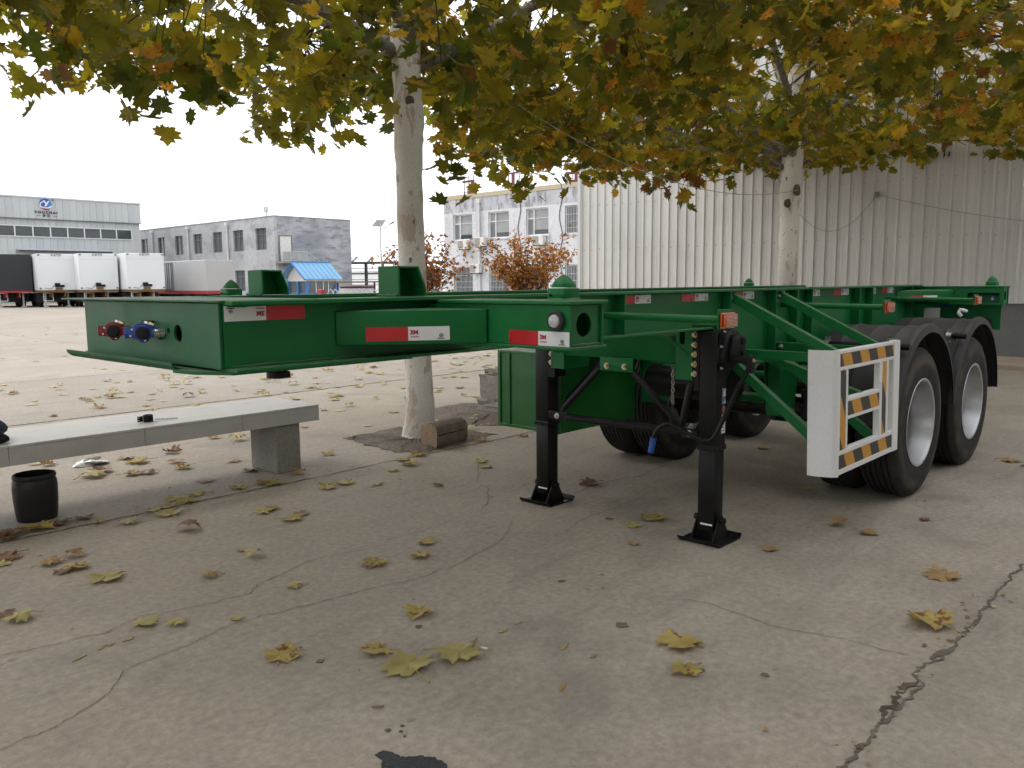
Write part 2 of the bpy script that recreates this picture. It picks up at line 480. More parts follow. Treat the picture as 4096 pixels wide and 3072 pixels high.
class MB:
    """collects faces of ONE part, then links them as one mesh object"""

    def __init__(self, local=False):
        self.v, self.f, self.mi = [], [], []
        self.local = local

    def add(self, vs, fs, m=0):
        k = len(self.v)
        self.v += [tuple(p) for p in vs]
        self.f += [tuple(i + k for i in q) for q in fs]
        self.mi += [m] * len(fs)
        return self

    def hexa(self, p, m=0):
        return self.add(p, [(0, 1, 2, 3), (4, 5, 6, 7), (0, 1, 5, 4), (1, 2, 6, 5), (2, 3, 7, 6), (3, 0, 4, 7)], m)

    def box(self, a0, a1, b0, b1, c0, c1, m=0):
        return self.hexa([(a0, b0, c0), (a1, b0, c0), (a1, b1, c0), (a0, b1, c0), (a0, b0, c1), (a1, b0, c1), (a1, b1, c1), (a0, b1, c1)], m)

    @staticmethod
    def _lift(axis, a, p):
        return {'s': (a, p[0], p[1]), 't': (p[0], a, p[1]), 'z': (p[0], p[1], a)}[axis]

    def prism(self, poly, axis, a0, a1, m=0):
        n = len(poly)
        vs = [self._lift(axis, a0, p) for p in poly] + [self._lift(axis, a1, p) for p in poly]
        fs = [tuple(range(n)), tuple(range(n, 2 * n))] + [(i, (i + 1) % n, (i + 1) % n + n, i + n) for i in range(n)]
        return self.add(vs, fs, m)

    def plate(self, outer, holes, axis, a0, a1, m=0):
        bm = bmesh.new()
        es = []
        for loop in [outer] + holes:
            vs = [bm.verts.new(self._lift(axis, a0, p)) for p in loop]
            es += [bm.edges.new((vs[i], vs[(i + 1) % len(vs)])) for i in range(len(vs))]
        bmesh.ops.triangle_fill(bm, use_beauty=True, use_dissolve=False, edges=es)
        g = bmesh.ops.extrude_face_region(bm, geom=bm.faces[:])
        d = [a1 - a0 if ax == axis else 0 for ax in 'stz']
        bmesh.ops.translate(bm, vec=d, verts=[e for e in g['geom'] if isinstance(e, bmesh.types.BMVert)])
        bm.verts.index_update()
        self.add([v.co[:] for v in bm.verts], [tuple(v.index for v in f.verts) for f in bm.faces], m)
        bm.free()
        return self

    def tube(self, pts, r, n=8, m=0, caps=True):
        pts = [Vector(p) for p in pts]
        rs = r if isinstance(r, (list, tuple)) else [r] * len(pts)
        k = len(self.v)
        ref = None
        for i, p in enumerate(pts):
            d = (pts[min(i + 1, len(pts) - 1)] - pts[max(i - 1, 0)]).normalized()
            if ref is None:
                ref = Vector((0, 0, 1)) if abs(d.z) < .9 else Vector((1, 0, 0))
            u = (ref - d * ref.dot(d)).normalized()
            ref = u
            w = d.cross(u)
            for j in range(n):
                a = 2 * math.pi * j / n
                self.v.append(tuple(p + (u * math.cos(a) + w * math.sin(a)) * rs[i]))
        fs = []
        for i in range(len(pts) - 1):
            for j in range(n):
                a, b_ = k + i * n + j, k + i * n + (j + 1) % n
                fs.append((a, b_, b_ + n, a + n))
        if caps:
            fs += [tuple(k + j for j in range(n)), tuple(k + (len(pts) - 1) * n + j for j in range(n))]
        self.f += fs
        self.mi += [m] * len(fs)
        return self

    def lathe(self, prof, c, axis='t', n=32, m=0, a0=0., a1=2 * math.pi, mats=None):
        """prof: list of (offset along axis, radius)"""
        full = abs(a1 - a0 - 2 * math.pi) < 1e-6
        cols = n if full else n + 1
        k = len(self.v)
        for h, r in prof:
            for j in range(cols):
                a = a0 + (a1 - a0) * j / n
                x, y = r * math.cos(a), r * math.sin(a)
                q = {'t': (c[0] + x, c[1] + h, c[2] + y), 's': (c[0] + h, c[1] + x, c[2] + y), 'z': (c[0] + x, c[1] + y, c[2] + h)}[axis]
                self.v.append(q)
        for i in range(len(prof) - 1):
            for j in range(n):
                j2 = (j + 1) % cols
                self.f.append((k + i * cols + j, k + i * cols + j2, k + (i + 1) * cols + j2, k + (i + 1) * cols + j))
                self.mi.append(mats[i] if mats else m)
        return self

    def cyl(self, c, axis, h0, h1, r, n=16, m=0):
        self.lathe([(h0, 0.0005), (h0, r), (h1, r), (h1, 0.0005)], c, axis, n, m)
        return self

    def mesh(self, name, mats, org=(0, 0, 0), bevel=0, seg=1, smooth=35, recalc=True):
        me = bpy.data.meshes.new(name)
        if self.local:
            vs = [Vector(p) - Vector(org) for p in self.v]
        else:
            o = W(*org)
            vs = [W(*p) - o for p in self.v]
        bm = bmesh.new()
        bv = [bm.verts.new(p) for p in vs]
        for f, mi in zip(self.f, self.mi):
            try:
                nf = bm.faces.new([bv[i] for i in f])
                nf.material_index = mi
            except ValueError:
                pass
        if recalc:
            bmesh.ops.recalc_face_normals(bm, faces=bm.faces[:])
        if bevel:
            es = [e for e in bm.edges if len(e.link_faces) == 2 and e.calc_face_angle(0) > .6]
            try:
                bmesh.ops.bevel(bm, geom=es, offset=bevel, offset_type='OFFSET', segments=seg, profile=.5, affect='EDGES', clamp_overlap=True)
            except Exception:
                pass
        bm.to_mesh(me)
        bm.free()
        for mt in (mats if isinstance(mats, (list, tuple)) else [mats]):
            me.materials.append(mt)
        if smooth:
            me.shade_smooth()
            me.set_sharp_from_angle(angle=R(smooth))
        return me

    def build(self, name, mats, parent=None, bevel=0, seg=1, smooth=35, org=None, recalc=True):
        o_ = ORG.get(parent.name, (0, 0, 0)) if parent is not None and not self.local else (org or (0, 0, 0))
        me = self.mesh(name, mats, o_, bevel, seg, smooth, recalc)
        ob = bpy.data.objects.new(name, me)
        COL.objects.link(ob)
        if parent is not None:
            ob.parent = parent
            ORG[ob.name] = o_
        else:
            ob.location = Vector(o_) if self.local else W(*o_)
            ORG[ob.name] = o_
        return ob


def tag(o, label, cat, group=None, kind=None):
    if label: o['label'] = label
    if cat: o['category'] = cat
    if group: o['group'] = group
    if kind: o['kind'] = kind
    return o


def thing(name, org, label, cat, group=None, rotz=0):
    e = bpy.data.objects.new(name, None)
    e.empty_display_size = .2
    COL.objects.link(e)
    e.location = W(*org)
    e.rotation_euler = (0, 0, rotz)
    ORG[e.name] = tuple(org)
    return tag(e, label, cat, group)


def link_copy(me, name, parent, mat=None):
    ob = bpy.data.objects.new(name, me)
    COL.objects.link(ob)
    if parent is not None:
        ob.parent = parent
        ORG[ob.name] = ORG.get(parent.name, (0, 0, 0))
    if mat is not None:
        ob.matrix_local = mat
    return ob


def oval(cx, cy, rx, ry, n=20, sq=1.0):
    o = []
    for i in range(n):
        a = 2 * math.pi * i / n
        ca, sa = math.cos(a), math.sin(a)
        o.append((cx + rx * math.copysign(abs(ca) ** sq, ca), cy + ry * math.copysign(abs(sa) ** sq, sa)))
    return o


def text_mesh(body, size, mat, name, parent, pos, face, align='CENTER', sx=1., bold=.0, flip=False):
    """flat lettering lying on a surface facing -s ('f') or +t ('n')"""
    cu = bpy.data.curves.new(name, 'FONT')
    cu.body = body
    cu.size = size
    cu.align_x = align
    cu.align_y = 'CENTER'
    cu.offset = bold
    ob = bpy.data.objects.new(name, cu)
    COL.objects.link(ob)
    dg = bpy.context.evaluated_depsgraph_get()
    me = bpy.data.meshes.new_from_object(ob.evaluated_get(dg))
    bpy.data.objects.remove(ob)
    bpy.data.curves.remove(cu)
    ex, ez = {'f': (W(0, 1, 0), W(-1, 0, 0)), 'n': (W(1, 0, 0), W(0, 1, 0)), 'l': (Vector((1, 0, 0)), Vector((0, -1, 0)))}[face]
    ey = Vector((0, 0, 1))
    if flip:
        ex, ey = -ex, -ey
    if face == 'l':
        p0 = Vector(pos)
    else:
        p0 = W(*pos) - (W(*ORG.get(parent.name, (0, 0, 0))) if parent is not None else Vector())
    mt = Matrix((ex * sx, ey, ez)).transposed().to_4x4()
    mt.translation = p0
    me.transform(mt)
    me.materials.clear()
    me.materials.append(mat)
    o = bpy.data.objects.new(name, me)
    COL.objects.link(o)
    if parent is not None:
        o.parent = parent
        ORG[o.name] = ORG.get(parent.name, (0, 0, 0))
    return o
# ================================================================== GROUND AND WALLS OF THE PLACE
g = MB(); g.add([(-120, -200, 0), (200, -200, 0), (200, 200, 0), (-120, 200, 0)], [(0, 1, 2, 3)])
ground = g.build('ground', yard, None, smooth=0)
tag(ground, None, None, kind='structure')
rr = random.Random(11)


def ribbon(pts, w, name, mat, z=.0035, jag=.35, step=.02, rough=.012):
    """a ragged strip of dirt lying in a crack or joint"""
    pts = [Vector((a, b_)) for a, b_ in pts]
    dense = []
    for a, b_ in zip(pts, pts[1:]):
        n = max(1, int((b_ - a).length / step))
        for i in range(n):
            dense.append(a.lerp(b_, i / n))
    dense.append(pts[-1])
    off = 0
    L_, R_ = [], []
    for i, p in enumerate(dense):
        d = (dense[min(i + 1, len(dense) - 1)] - dense[max(i - 1, 0)])
        if d.length < 1e-6: d = Vector((1, 0))
        d.normalize()
        n = Vector((-d.y, d.x))
        off = off * .7 + rr.uniform(-1, 1) * rough
        u = i / max(1, len(dense) - 1)
        tap = min(1, u * 12, (1 - u) * 12)
        L_.append(p + n * (off + w * .5 * tap * (1 + rr.uniform(-jag, jag))))
        R_.append(p + n * (off - w * .5 * tap * (1 + rr.uniform(-jag, jag))))
    b2 = MB()
    k = len(L_)
    b2.add([(p.x, p.y, z) for p in L_] + [(p.x, p.y, z) for p in R_], [(i, i + 1, i + 1 + k, i + k) for i in range(k - 1)])
    return b2.build(name, mat, ground, smooth=0)


c1 = [(-1.9, -.85), (-1.29, -0.76), (-1.17, -0.72), (-1.08, -0.69), (-1.0, -0.7), (-0.93, -0.66), (-0.79, -0.72), (-0.72, -0.73), (-0.67, -0.68), (-0.56, -0.67), (-0.45, -0.63), (-0.33, -0.62), (-0.27, -0.61), (-0.17, -0.69), (-0.09, -0.7), (0.04, -0.75), (0.18, -0.79), (0.3, -0.78), (0.48, -0.73), (0.61, -0.71), (0.74, -0.66)]
c1b = [(0.74, -0.66), (0.92, -0.73), (1.04, -0.76), (1.16, -0.76), (1.22, -0.82)]
c2 = [(-1.75, .08), (-1.51, 0.02), (-1.46, -0.0), (-1.4, 0.01), (-1.32, -0.01), (-1.22, -0.05), (-1.12, -0.11), (-1.01, -0.24), (-0.95, -0.26), (-0.86, -0.27), (-0.81, -0.27), (-0.73, -0.27), (-0.62, -0.31), (-0.54, -0.33), (-0.45, -0.31), (-0.36, -0.33), (-0.31, -0.29), (-0.2, -0.28), (-0.06, -0.25), (-0.0, -0.24), (0.1, -0.23), (0.2, -0.21), (0.32, -0.17), (0.46, -0.15), (0.59, -0.17), (0.7, -0.155), (0.83, -0.19), (1.1, -0.24), (1.31, -0.36), (1.45, -0.47), (1.52, -0.57)]
c3 = [(0.74, -0.66), (0.92, -0.61), (1.07, -0.57), (1.17, -0.44), (1.23, -0.33), (1.33, -0.26), (1.43, -0.07), (1.52, -0.09), (1.7, -0.14), (1.87, -0.18), (1.97, -0.17), (2.21, -0.17), (2.39, -0.18), (2.67, -0.23)]
c4 = [(-.6, 2.09), (0.2, 2.07), (0.48, 2.07), (0.81, 2.08), (.91, 2.09), (0.97, 2.045), (1.1, 2.04), (1.18, 2.08), (1.32, 2.08), (1.71, 2.08), (2.25, 2.07), (3.13, 2.09), (4.5, 2.08), (7, 2.08)]
c5 = [(1.05, 0.95), (1.08, 1.11), (1.07, 1.22), (1.07, 1.33), (1.03, 1.43), (1.07, 1.55), (1.11, 1.69), (1.12, 1.79), (1.12, 1.88), (1.15, 2.04)]
c6 = [(2.22, -0.6), (2.41, -0.62), (2.58, -0.64), (2.72, -0.63), (2.89, -0.6), (2.97, -0.54), (3.07, -0.56), (3.28, -0.59), (3.46, -0.6)]
c7 = [(2.93, -2.06), (2.7, -1.94), (2.46, -1.77), (2.19, -1.5), (2.05, -1.39), (1.94, -1.15), (1.75, -0.96), (1.61, -0.85), (1.46, -0.79), (1.39, -0.72)]
for c_, w_ in ((c1, .0036), (c1b, .0025), (c2, .0036), (c3, .003), (c5, .0032), (c6, .007), (c7, .004)):
    ribbon(c_, w_, 'crack', crack_mat, .0035, .8, .010, .0045)
ribbon(c4, .012, 'crack', crack_mat, .004, .75, .012, .008)
ribbon([(1.15, 2.04), (1.32, 2.08)], .022, 'crack', crack_mat, .0045, .6, .012, .008)
ribbon([(.55, 2.055), (.95, 2.045)], .022, 'crack', joint_mat, .0048, .9, .014, .012)
for t_, w_, a, b_ in ((-2.42, .012, -12, 40), (-6.92, .030, -12, 60), (-11.42, .02, -20, 60), (-15.9, .02, -20, 60), (-20.4, .02, -20, 60)):
    ribbon([(a + (b_ - a) * i / 40, t_) for i in range(41)], w_, 'slab_joint', joint_mat, .0040, .5, .06, .006)
for s_ in (-6.2, 5.8, 17.8):
    ribbon([(s_, -40), (s_, -12), (s_, -6.95)], .012, 'slab_joint', joint_mat, .0032, .5, .06, .006)
# old bitumen patch and yellow paint scuffs
patch = [(-0.715, 0.95), (-0.69, 0.945), (-0.67, 0.98), (-0.672, 1.01), (-0.665, 1.03), (-0.645, 1.04), (-0.62, 1.07), (-0.605, 1.10), (-0.60, 1.14), (-0.62, 1.19), (-0.68, 1.21), (-0.80, 1.12), (-0.77, 1.04), (-0.73, 0.99)]


def blob(poly, name, mat, z=.0045, sub=4, jag=.006):
    q = []
    n = len(poly)
    for i in range(n):
        a, b2 = Vector(poly[i]), Vector(poly[(i + 1) % n])
        for k in range(sub):
            p = a.lerp(b2, k / sub)
            q.append((p.x + rr.uniform(-jag, jag), p.y + rr.uniform(-jag, jag)))
    b2 = MB()
    b2.prism(q, 'z', .001, z)
    return b2.build(name, mat, ground, smooth=0)


blob(patch, 'bitumen_patch', bitumen)
for cx, ct, rx in ((-.60, .86, .012), (-.575, .90, .006), (-.55, .875, .008), (-.585, .93, .006), (.02, .30, .018), (-.46, .26, .016), (.60, 1.62, .016), (.47, 1.42, .02), (.86, .42, .018), (.62, .95, .03), (1.9, -.05, .03)):
    blob([(cx + rx * math.cos(a) * rr.uniform(.6, 1.2), ct + rx * math.sin(a) * rr.uniform(.6, 1.2)) for a in [i * .7 for i in range(9)]], 'tar_spot', crack_mat, .0040, 2, .002)
for cx, ct in [(-0.99, -0.52), (-1.09, -0.49), (-0.95, -0.525), (-0.88, -0.52), (0.34, 0.6), (0.23, 0.61), (0.08, 0.58), (0.29, 0.9), (0.3, 1.04), (0.92, 0.63), (0.02, 1.11)]:
    L_ = rr.uniform(.02, .045); an = rr.uniform(-.6, .2)
    ca, sa = math.cos(an), math.sin(an)
    pl = [(L_ * math.cos(a) * rr.uniform(.5, 1.2), .010 * math.sin(a) * rr.uniform(.3, 1.3)) for a in [i * .57 for i in range(11)]]
    blob([(cx + x * ca - y * sa, ct + x * sa + y * ca) for x, y in pl], 'paint_scuff', paint_yellow, .0030, 2, .003)

# bare soil round the trees
for nm, pl in (('soil_patch', [(2.45, -3.60), (3.14, -3.65), (3.45, -3.35), (3.55, -2.62), (3.0, -2.48), (2.57, -2.48), (2.35, -2.66), (2.38, -3.11)]),
               ('soil_patch', [(4.0, -4.3), (4.8, -4.4), (5.2, -3.6), (4.9, -2.7), (4.1, -2.75), (3.85, -3.0), (3.65, -3.39)]),
               ('soil_patch', [(10.2, -4.0), (12.0, -4.0), (12.1, -2.3), (10.3, -2.3)])):
    q = []
    for i in range(len(pl)):
        a, b_ = Vector(pl[i]), Vector(pl[(i + 1) % len(pl)])
        for k in range(6):
            p = a.lerp(b_, k / 6); q.append((p.x + rr.uniform(-.04, .04), p.y + rr.uniform(-.04, .04)))
    c_ = Vector((sum(a for a, _ in q) / len(q), sum(b_ for _, b_ in q) / len(q)))
    b2 = MB()
    k = len(q)
    rings = []
    for f in (1, .8, .55, .3):
        rings.append([(c_.x + (a - c_.x) * f, c_.y + (b_ - c_.y) * f, .0045 + (0 if f == 1 else rr.uniform(.004, .03))) for a, b_ in q])
    vs = [p for rg in rings for p in rg] + [(c_.x, c_.y, .03)]
    fs = []
    for r_ in range(3):
        fs += [(r_ * k + i, r_ * k + (i + 1) % k, (r_ + 1) * k + (i + 1) % k, (r_ + 1) * k + i) for i in range(k)]
    fs += [(3 * k + i, 3 * k + (i + 1) % k, 4 * k) for i in range(k)]
    b2.add(vs, fs)
    tag(b2.build(nm, soil, None, smooth=60), None, None, kind='structure')

# ------------------------------------------------------------------ cream metal-clad warehouse behind the trailer
SH = 14.9
wh = thing('warehouse', (SH, -3, 0), 'tall cream corrugated metal warehouse wall behind the trailer', 'warehouse')
g = MB(); g.box(SH + .06, SH + 18, -10.45, 12.0, 0, 9.2); g.build('wall_core', metal_panel, wh)
pn = MB()
pf = [(0, .0), (.010, .0), (.022, -.030), (.044, -.030), (.056, .0), (.098, .0), (.102, -.004), (.108, -.004), (.112, .0), (.165, .0), (.169, -.004), (.175, -.004), (.179, .0), (.2345, .0)]
for (a, d0), (b_, d1) in zip(pf, pf[1:]):
    pn.add([(d0, a, 0), (d1, b_, 0), (d1, b_, 8.1), (d0, a, 8.1)], [(0, 1, 2, 3)])
panel_me = pn.mesh('panel', metal_panel, smooth=0, recalc=False)
tq = -10.40
k = 0
while tq < 8:
    link_copy(panel_me, 'panel', wh, Matrix.Translation(W(0.02, tq + 3, 1.055)))
    tq += .235; k += 1
sc_ = MB()
for z in (2.3, 3.4, 4.5, 5.6):
    q_ = -10.29
    while q_ < 2:
        sc_.box(SH + .008, SH + .0199, q_ - .008, q_ + .008, z - .008 + .02 * math.sin(q_ * 37), z + .008 + .02 * math.sin(q_ * 37)); q_ += .235
sc_.build('screws', frame_grey, wh)['kind'] = 'stuff'
g = MB(); g.box(SH - .02, SH + .08, -10.50, -10.395, 1.04, 9.25); g.build('corner_trim', metal_panel, wh, bevel=.004)
g = MB(); g.box(SH - .01, SH + .05, -10.45, 8, 0, 1.035); g.build('base_wall', dado_mat, wh)
g = MB(); g.box(SH - .05, SH + .03, -10.45, 8, 1.036, 1.054); g.build('flashing', metal_panel, wh)
g = MB(); g.box(SH - .03, SH + .05, -10.4, 8, 9.16, 9.3); g.build('eaves_trim', metal_panel, wh)
g = MB(); g.box(13.1, SH - .012, -10.4, 8, -.05, .075); tag(g.build('pavement', plinth_mat, None, bevel=.01), None, None, kind='structure')

# metal building added behind the camera, out of view, to shade the foreground
ws = thing('shade_building', (-8, 9, 0), 'unseen cream metal building added behind the viewpoint to shade the foreground', 'shade_building')
g = MB(); g.box(-34, 9.0, 8.2, 22, 0, 7.5); g.build('wall', metal_panel, ws)
g = MB(); g.box(-34.3, 9.3, 7.7, 22, 7.5, 7.75); g.build('roof_edge', steel_pale, ws)
for a in (-24, -12, 0):
    g = MB(); g.box(a - 2.2, a + 2.2, 8.12, 8.199, 0, 4.6); g.build('roller_door', frame_grey, ws)

# ------------------------------------------------------------------ white office block
SO = 36.0
of = thing('office_block', (SO, -32, 0), 'two-storey white office block with peeling paint and barred windows', 'building')
wins = [(-37.56, -35.75, 4.27, 5.93, 'w'), (-34.29, -32.49, 4.28, 5.92, 'w'), (-31.07, -29.28, 4.30, 5.92, 'w'), (-28.03, -26.2, 4.29, 5.91, 'b'),
        (-37.58, -35.77, .85, 2.51, 'b'), (-34.29, -32.49, .85, 2.49, 'b'), (-31.07, -29.28, .85, 2.50, 'b'), (-28.03, -26.2, .85, 2.50, 'b')]
g = MB()
g.plate([(-38.42, 0), (-22, 0), (-22, 6.05), (-38.42, 6.05)], [[(a, c), (b_, c), (b_, d), (a, d)] for a, b_, c, d, _ in wins], 's', SO, SO + .25)
g.box(SO + .2505, SO + 9, -38.42, -38.17, 0, 7.1)
g.build('wall', office_wall, of, smooth=0)
g = MB(); g.box(SO + .003, SO + .25, -38.42, -22, 6.051, 6.93); g.build('parapet_wall', office_stain, of)
g = MB(); g.box(SO - .03, SO + .28, -38.46, -22, 6.931, 7.20); g.build('parapet_band', office_band, of)
g = MB(); g.box(SO + .2505, SO + 9, -38.1, -22, 6.5, 6.6); g.build('roof', concrete_grey, of)
for a, b_, c, d, ty in wins:
    g = MB()
    g.box(SO + .20, SO + .215, a, b_, c, d, 0)
    wdw = g.build('window', glass_dark if ty == 'b' else glass_curtain, of)
    fr = MB()
    for q in ((a, b_, d - .07, d), (a, b_, c, c + .07), (a, a + .06, c + .07, d - .07), (b_ - .06, b_, c + .07, d - .07)):
        fr.box(SO + .12, SO + .199, *q)
    fr.build('window_frame', frame_white, wdw)
    sl_ = MB(); sl_.box(SO - .05, SO + .11, a - .04, b_ + .04, c - .09, c - .01); sl_.build('sill', office_wall, wdw)
    if ty == 'w':
        m1 = a + (b_ - a) * .30
        q = MB(); q.box(SO + .13, SO + .198, m1 - .035, m1 + .035, c + .0705, d - .0705); q.build('mullion', frame_white, wdw)
        q = MB(); q.box(SO + .14, SO + .197, a + .0605, m1 - .0355, d - .62, d - .55); q.build('transom', frame_white, wdw)
        q = MB(); q.box(SO + .15, SO + .16, a + .0605, m1 - .0355, c + .0705, d - .6205); q.build('insect_screen', frame_grey, wdw)
        q = MB(); q.box(SO + .16, SO + .196, m1 + .0355, b_ - .0605, d - .60, d - .57); q.build('blind_rail', frame_white, wdw)
        q = MB(); q.box(SO + .165, SO + .195, m1 + .0355, b_ - .0605, c + .0705, c + .35); q.build('lower_pane', glass_dark, wdw)
    else:
        n = int((b_ - a) / .12)
        for i in range(1, n):
            x = a + (b_ - a) * i / n
            q = MB(); q.box(SO + .03, SO + .05, x - .013, x + .013, c + .0105, d - .0105); q.build('bar', steel_pale, wdw)
        for z in (c + .35, c + .72, c + 1.12):
            q = MB(); q.box(SO + .052, SO + .066, a, b_, z - .014, z + .014); q.build('cross_bar', steel_pale, wdw)
dp = MB(); dp.tube([(SO - .10, -35.03, 6.62), (SO - .10, -35.03, .1)], .075, 10); dp.box(SO - .2, SO - .001, -35.16, -34.90, 6.55, 6.80)
dp.build('drainpipe', pipe_white, of)
for tq, z0 in ((-31.6, 6.6), (-28.3, 7.2)):
    cb_ = MB()
    cb_.tube([(SO - .03, tq + .12 * math.sin(i * .9), z0 - i * .35) for i in range(18)], .022, 6); cb_.build('cable', steel_dark, of)
for (tq, z0, lb) in ((-36.3, 3.67, 'white air conditioner under the leftmost upper office window'), (-34.75, 3.79, 'white air conditioner beside the office drainpipe, upper one'),
                     (-29.8, 3.70, 'white air conditioner under the third upper office window'), (-35.2, 2.11, 'white air conditioner on the office drainpipe, lower one'),
                     (-29.2, 2.3, 'white air conditioner half hidden behind the orange maple')):
    ac = thing('air_conditioner', (SO, tq, z0), lb, 'air conditioner', 'air conditioners on the office wall')
    g = MB(); g.box(SO - .42, SO - .10, tq - .42, tq + .42, z0, z0 + .58); g.build('casing', ac_white, ac, bevel=.015)
    g = MB(); g.box(SO - .432, SO - .4205, tq - .38, tq + .08, z0 + .05, z0 + .53); g.build('fan_grille', ac_grille, ac)
    g = MB(); g.box(SO - .42, SO - .02, tq - .32, tq - .28, z0 - .05, z0 - .002); g.box(SO - .42, SO - .02, tq + .28, tq + .32, z0 - .05, z0 - .002)
    g.build('bracket', steel_dark, ac)
    g = MB(); g.tube([(SO - .15, tq + .42, z0 + .2), (SO - .12, tq + .62, z0 + .05), (SO - .05, tq + .60, z0 + .45), (SO - .02, tq + .60, z0 + .75)], .022, 6); g.build('hose', pipe_white, ac)

# rooftop letter sign seen from the side and back
for i, (tq, lb) in enumerate(((-36.6, 'rooftop sign letter frame at the left end of the office roof'), (-32.6, 'rooftop sign letter frame in the middle of the office roof'), (-27.9, 'dark red rooftop sign letter beside the warehouse'))):
    sg_ = thing('rooftop_sign', (SO + .6, tq, 6.6), lb, 'sign', 'letters of the rooftop sign')
    for q in (-.45, 0, .45):
        g = MB(); g.tube([(SO + .6, tq + q, 6.6), (SO + .6, tq + q, 8.5)], .03, 6); g.build('post', steel_dark, sg_)
    g = MB(); g.tube([(SO + .6, tq - .5, 7.42), (SO + .6, tq + .5, 7.42)], .025, 6); g.tube([(SO + .62, tq - .45, 7.4), (SO + 1.2, tq - .45, 6.6)], .025, 6); g.build('rail', steel_dark, sg_)
    strokes = [[(-.5, 8.02, .55, 8.16), (.28, 7.25, .50, 8.019), (-.05, 7.25, .279, 7.5)], [(-.45, 8.2, .4, 8.3), (-.1, 7.5, .1, 8.19)], [(-.5, 7.75, .65, 7.9), (.20, 7.2, .42, 7.749), (-.12, 7.2, .199, 7.42)]][i]
    for a, z0, b_, z1 in strokes:
        g = MB(); g.box(SO + .48, SO + .58, tq + a, tq + b_, z0, z1); g.build('letter_stroke', sign_red, sg_)

# ------------------------------------------------------------------ grey two-storey building
SG, TG_ = 38.94, -64.25
gbd = thing('grey_building', (SG, TG_, 0), 'long grey rendered two-storey building with patched side wall', 'building')
cols = [-91.2, -87.0, -82.93, -78.8, -74.7, -70.65, -66.55]
wl_ = [(c - .92, c + .92, 4.66, 6.66) for c in cols] + [(c - .92, c + .92, .86, 2.85) for c in cols]
g = MB()
g.plate([(-96, 0), (TG_, 0), (TG_, 7.62), (-96, 7.62)], [[(a, c), (b_, c), (b_, d), (a, d)] for a, b_, c, d in wl_], 's', SG, SG + .3)
g.build('front_wall', grey_wall, gbd, smooth=0)
g = MB(); g.box(SG + .301, SG + 8.45, TG_ - .3, TG_, 0, 7.62); g.build('side_wall', grey_side, gbd)
g = MB(); g.box(SG + .301, SG + 8.4, -96, TG_ - .301, 7.2, 7.4); g.build('roof', concrete_grey, gbd)
g = MB(); g.box(SG - .04, SG + .34, -96, TG_ + .04, 7.621, 7.70); g.box(SG + .341, SG + 8.5, TG_ - .34, TG_ + .04, 7.621, 7.70); g.build('coping', grey_side, gbd)
for a, b_, c, d in wl_:
    g = MB(); g.box(SG + .22, SG + .235, a, b_, c, d); w_ = g.build('window', glass_shop, gbd)
    fr = MB()
    for q in ((a, b_, d - .06, d), (a, b_, c, c + .06), (a, a + .06, c + .06, d - .06), (b_ - .06, b_, c + .06, d - .06)): fr.box(SG + .15, SG + .219, *q)
    fr.build('window_frame', frame_grey, w_)
    q = MB(); q.box(SG + .16, SG + .218, a + .0605, b_ - .0605, d - .62, d - .57); q.build('transom', frame_grey, w_)
    q = MB(); q.box(SG + .165, SG + .217, (a + b_) / 2 - .03, (a + b_) / 2 + .03, c + .0605, d - .6205); q.build('mullion', frame_grey, w_)
    q = MB(); q.box(SG + .165, SG + .216, (a + b_) / 2 - .03, (a + b_) / 2 + .03, d - .5695, d - .0605); q.build('mullion', frame_grey, w_)
for tq in (-89.06, -80.68, -72.55):
    g = MB(); g.tube([(SG - .12, tq, 7.3), (SG - .12, tq, .1)], .10, 8); g.box(SG - .25, SG - .001, tq - .18, tq + .18, 7.2, 7.5); g.build('drainpipe', pipe_white, gbd)
g = MB(); g.box(39.45, 40.62, TG_ + .001, TG_ + .05, 3.60, 5.86); dr = g.build('door', kiosk_white, gbd)
g = MB(); g.box(39.36, 39.449, TG_ + .001, TG_ + .08, 3.60, 5.95); g.box(40.621, 40.71, TG_ + .001, TG_ + .08, 3.60, 5.95); g.box(39.449, 40.621, TG_ + .001, TG_ + .08, 5.861, 5.95); g.build('door_frame', frame_grey, dr)
g = MB(); g.box(38.9, 41.5, TG_ + .001, TG_ + 1.3, 3.38, 3.55); ld = g.build('landing', concrete_grey, gbd)
for i in range(12):
    q = MB(); q.box(41.5 + i * .28, 41.78 + i * .28, TG_ + .001, TG_ + 1.2, 3.10 - i * .18, 3.30 - i * .18); q.build('step', concrete_grey, gbd)
g = MB()
g.tube([(38.95, TG_ + 1.25, 4.45), (41.5, TG_ + 1.25, 4.45), (44.9, TG_ + 1.2, 2.3)], .03, 6)
for x, z in ((38.95, 3.55), (39.8, 3.55), (40.65, 3.55), (41.5, 3.55)): g.tube([(x, TG_ + 1.25, z), (x, TG_ + 1.25, z + .9)], .025, 6)
for i in range(1, 5): g.tube([(41.5 + i * .8, TG_ + 1.22, 3.5 - i * .52), (41.5 + i * .8, TG_ + 1.22, 4.45 - i * .506)], .025, 6)
g.build('railing', steel_pale, gbd)
for i in range(3):
    q = MB(); q.box(38.99 + i * .85, 39.76 + i * .85, TG_ + 1.245, TG_ + 1.255, 3.62, 4.38); q.build('railing_pane', glass_curtain, gbd)
an = thing('rooftop_antenna', (47, -78.8, 7.4), 'thin lattice antenna mast on the grey roof', 'antenna')
g = MB(); g.tube([(47, -78.9, 7.4), (47, -78.9, 9.6)], .05, 5); g.tube([(47, -78.7, 7.4), (47, -78.7, 9.6)], .05, 5)
for i in range(6): g.tube([(47, -78.9, 7.6 + i * .3), (47, -78.7, 7.9 + i * .3)], .02, 4)
g.build('mast', steel_pale, an)
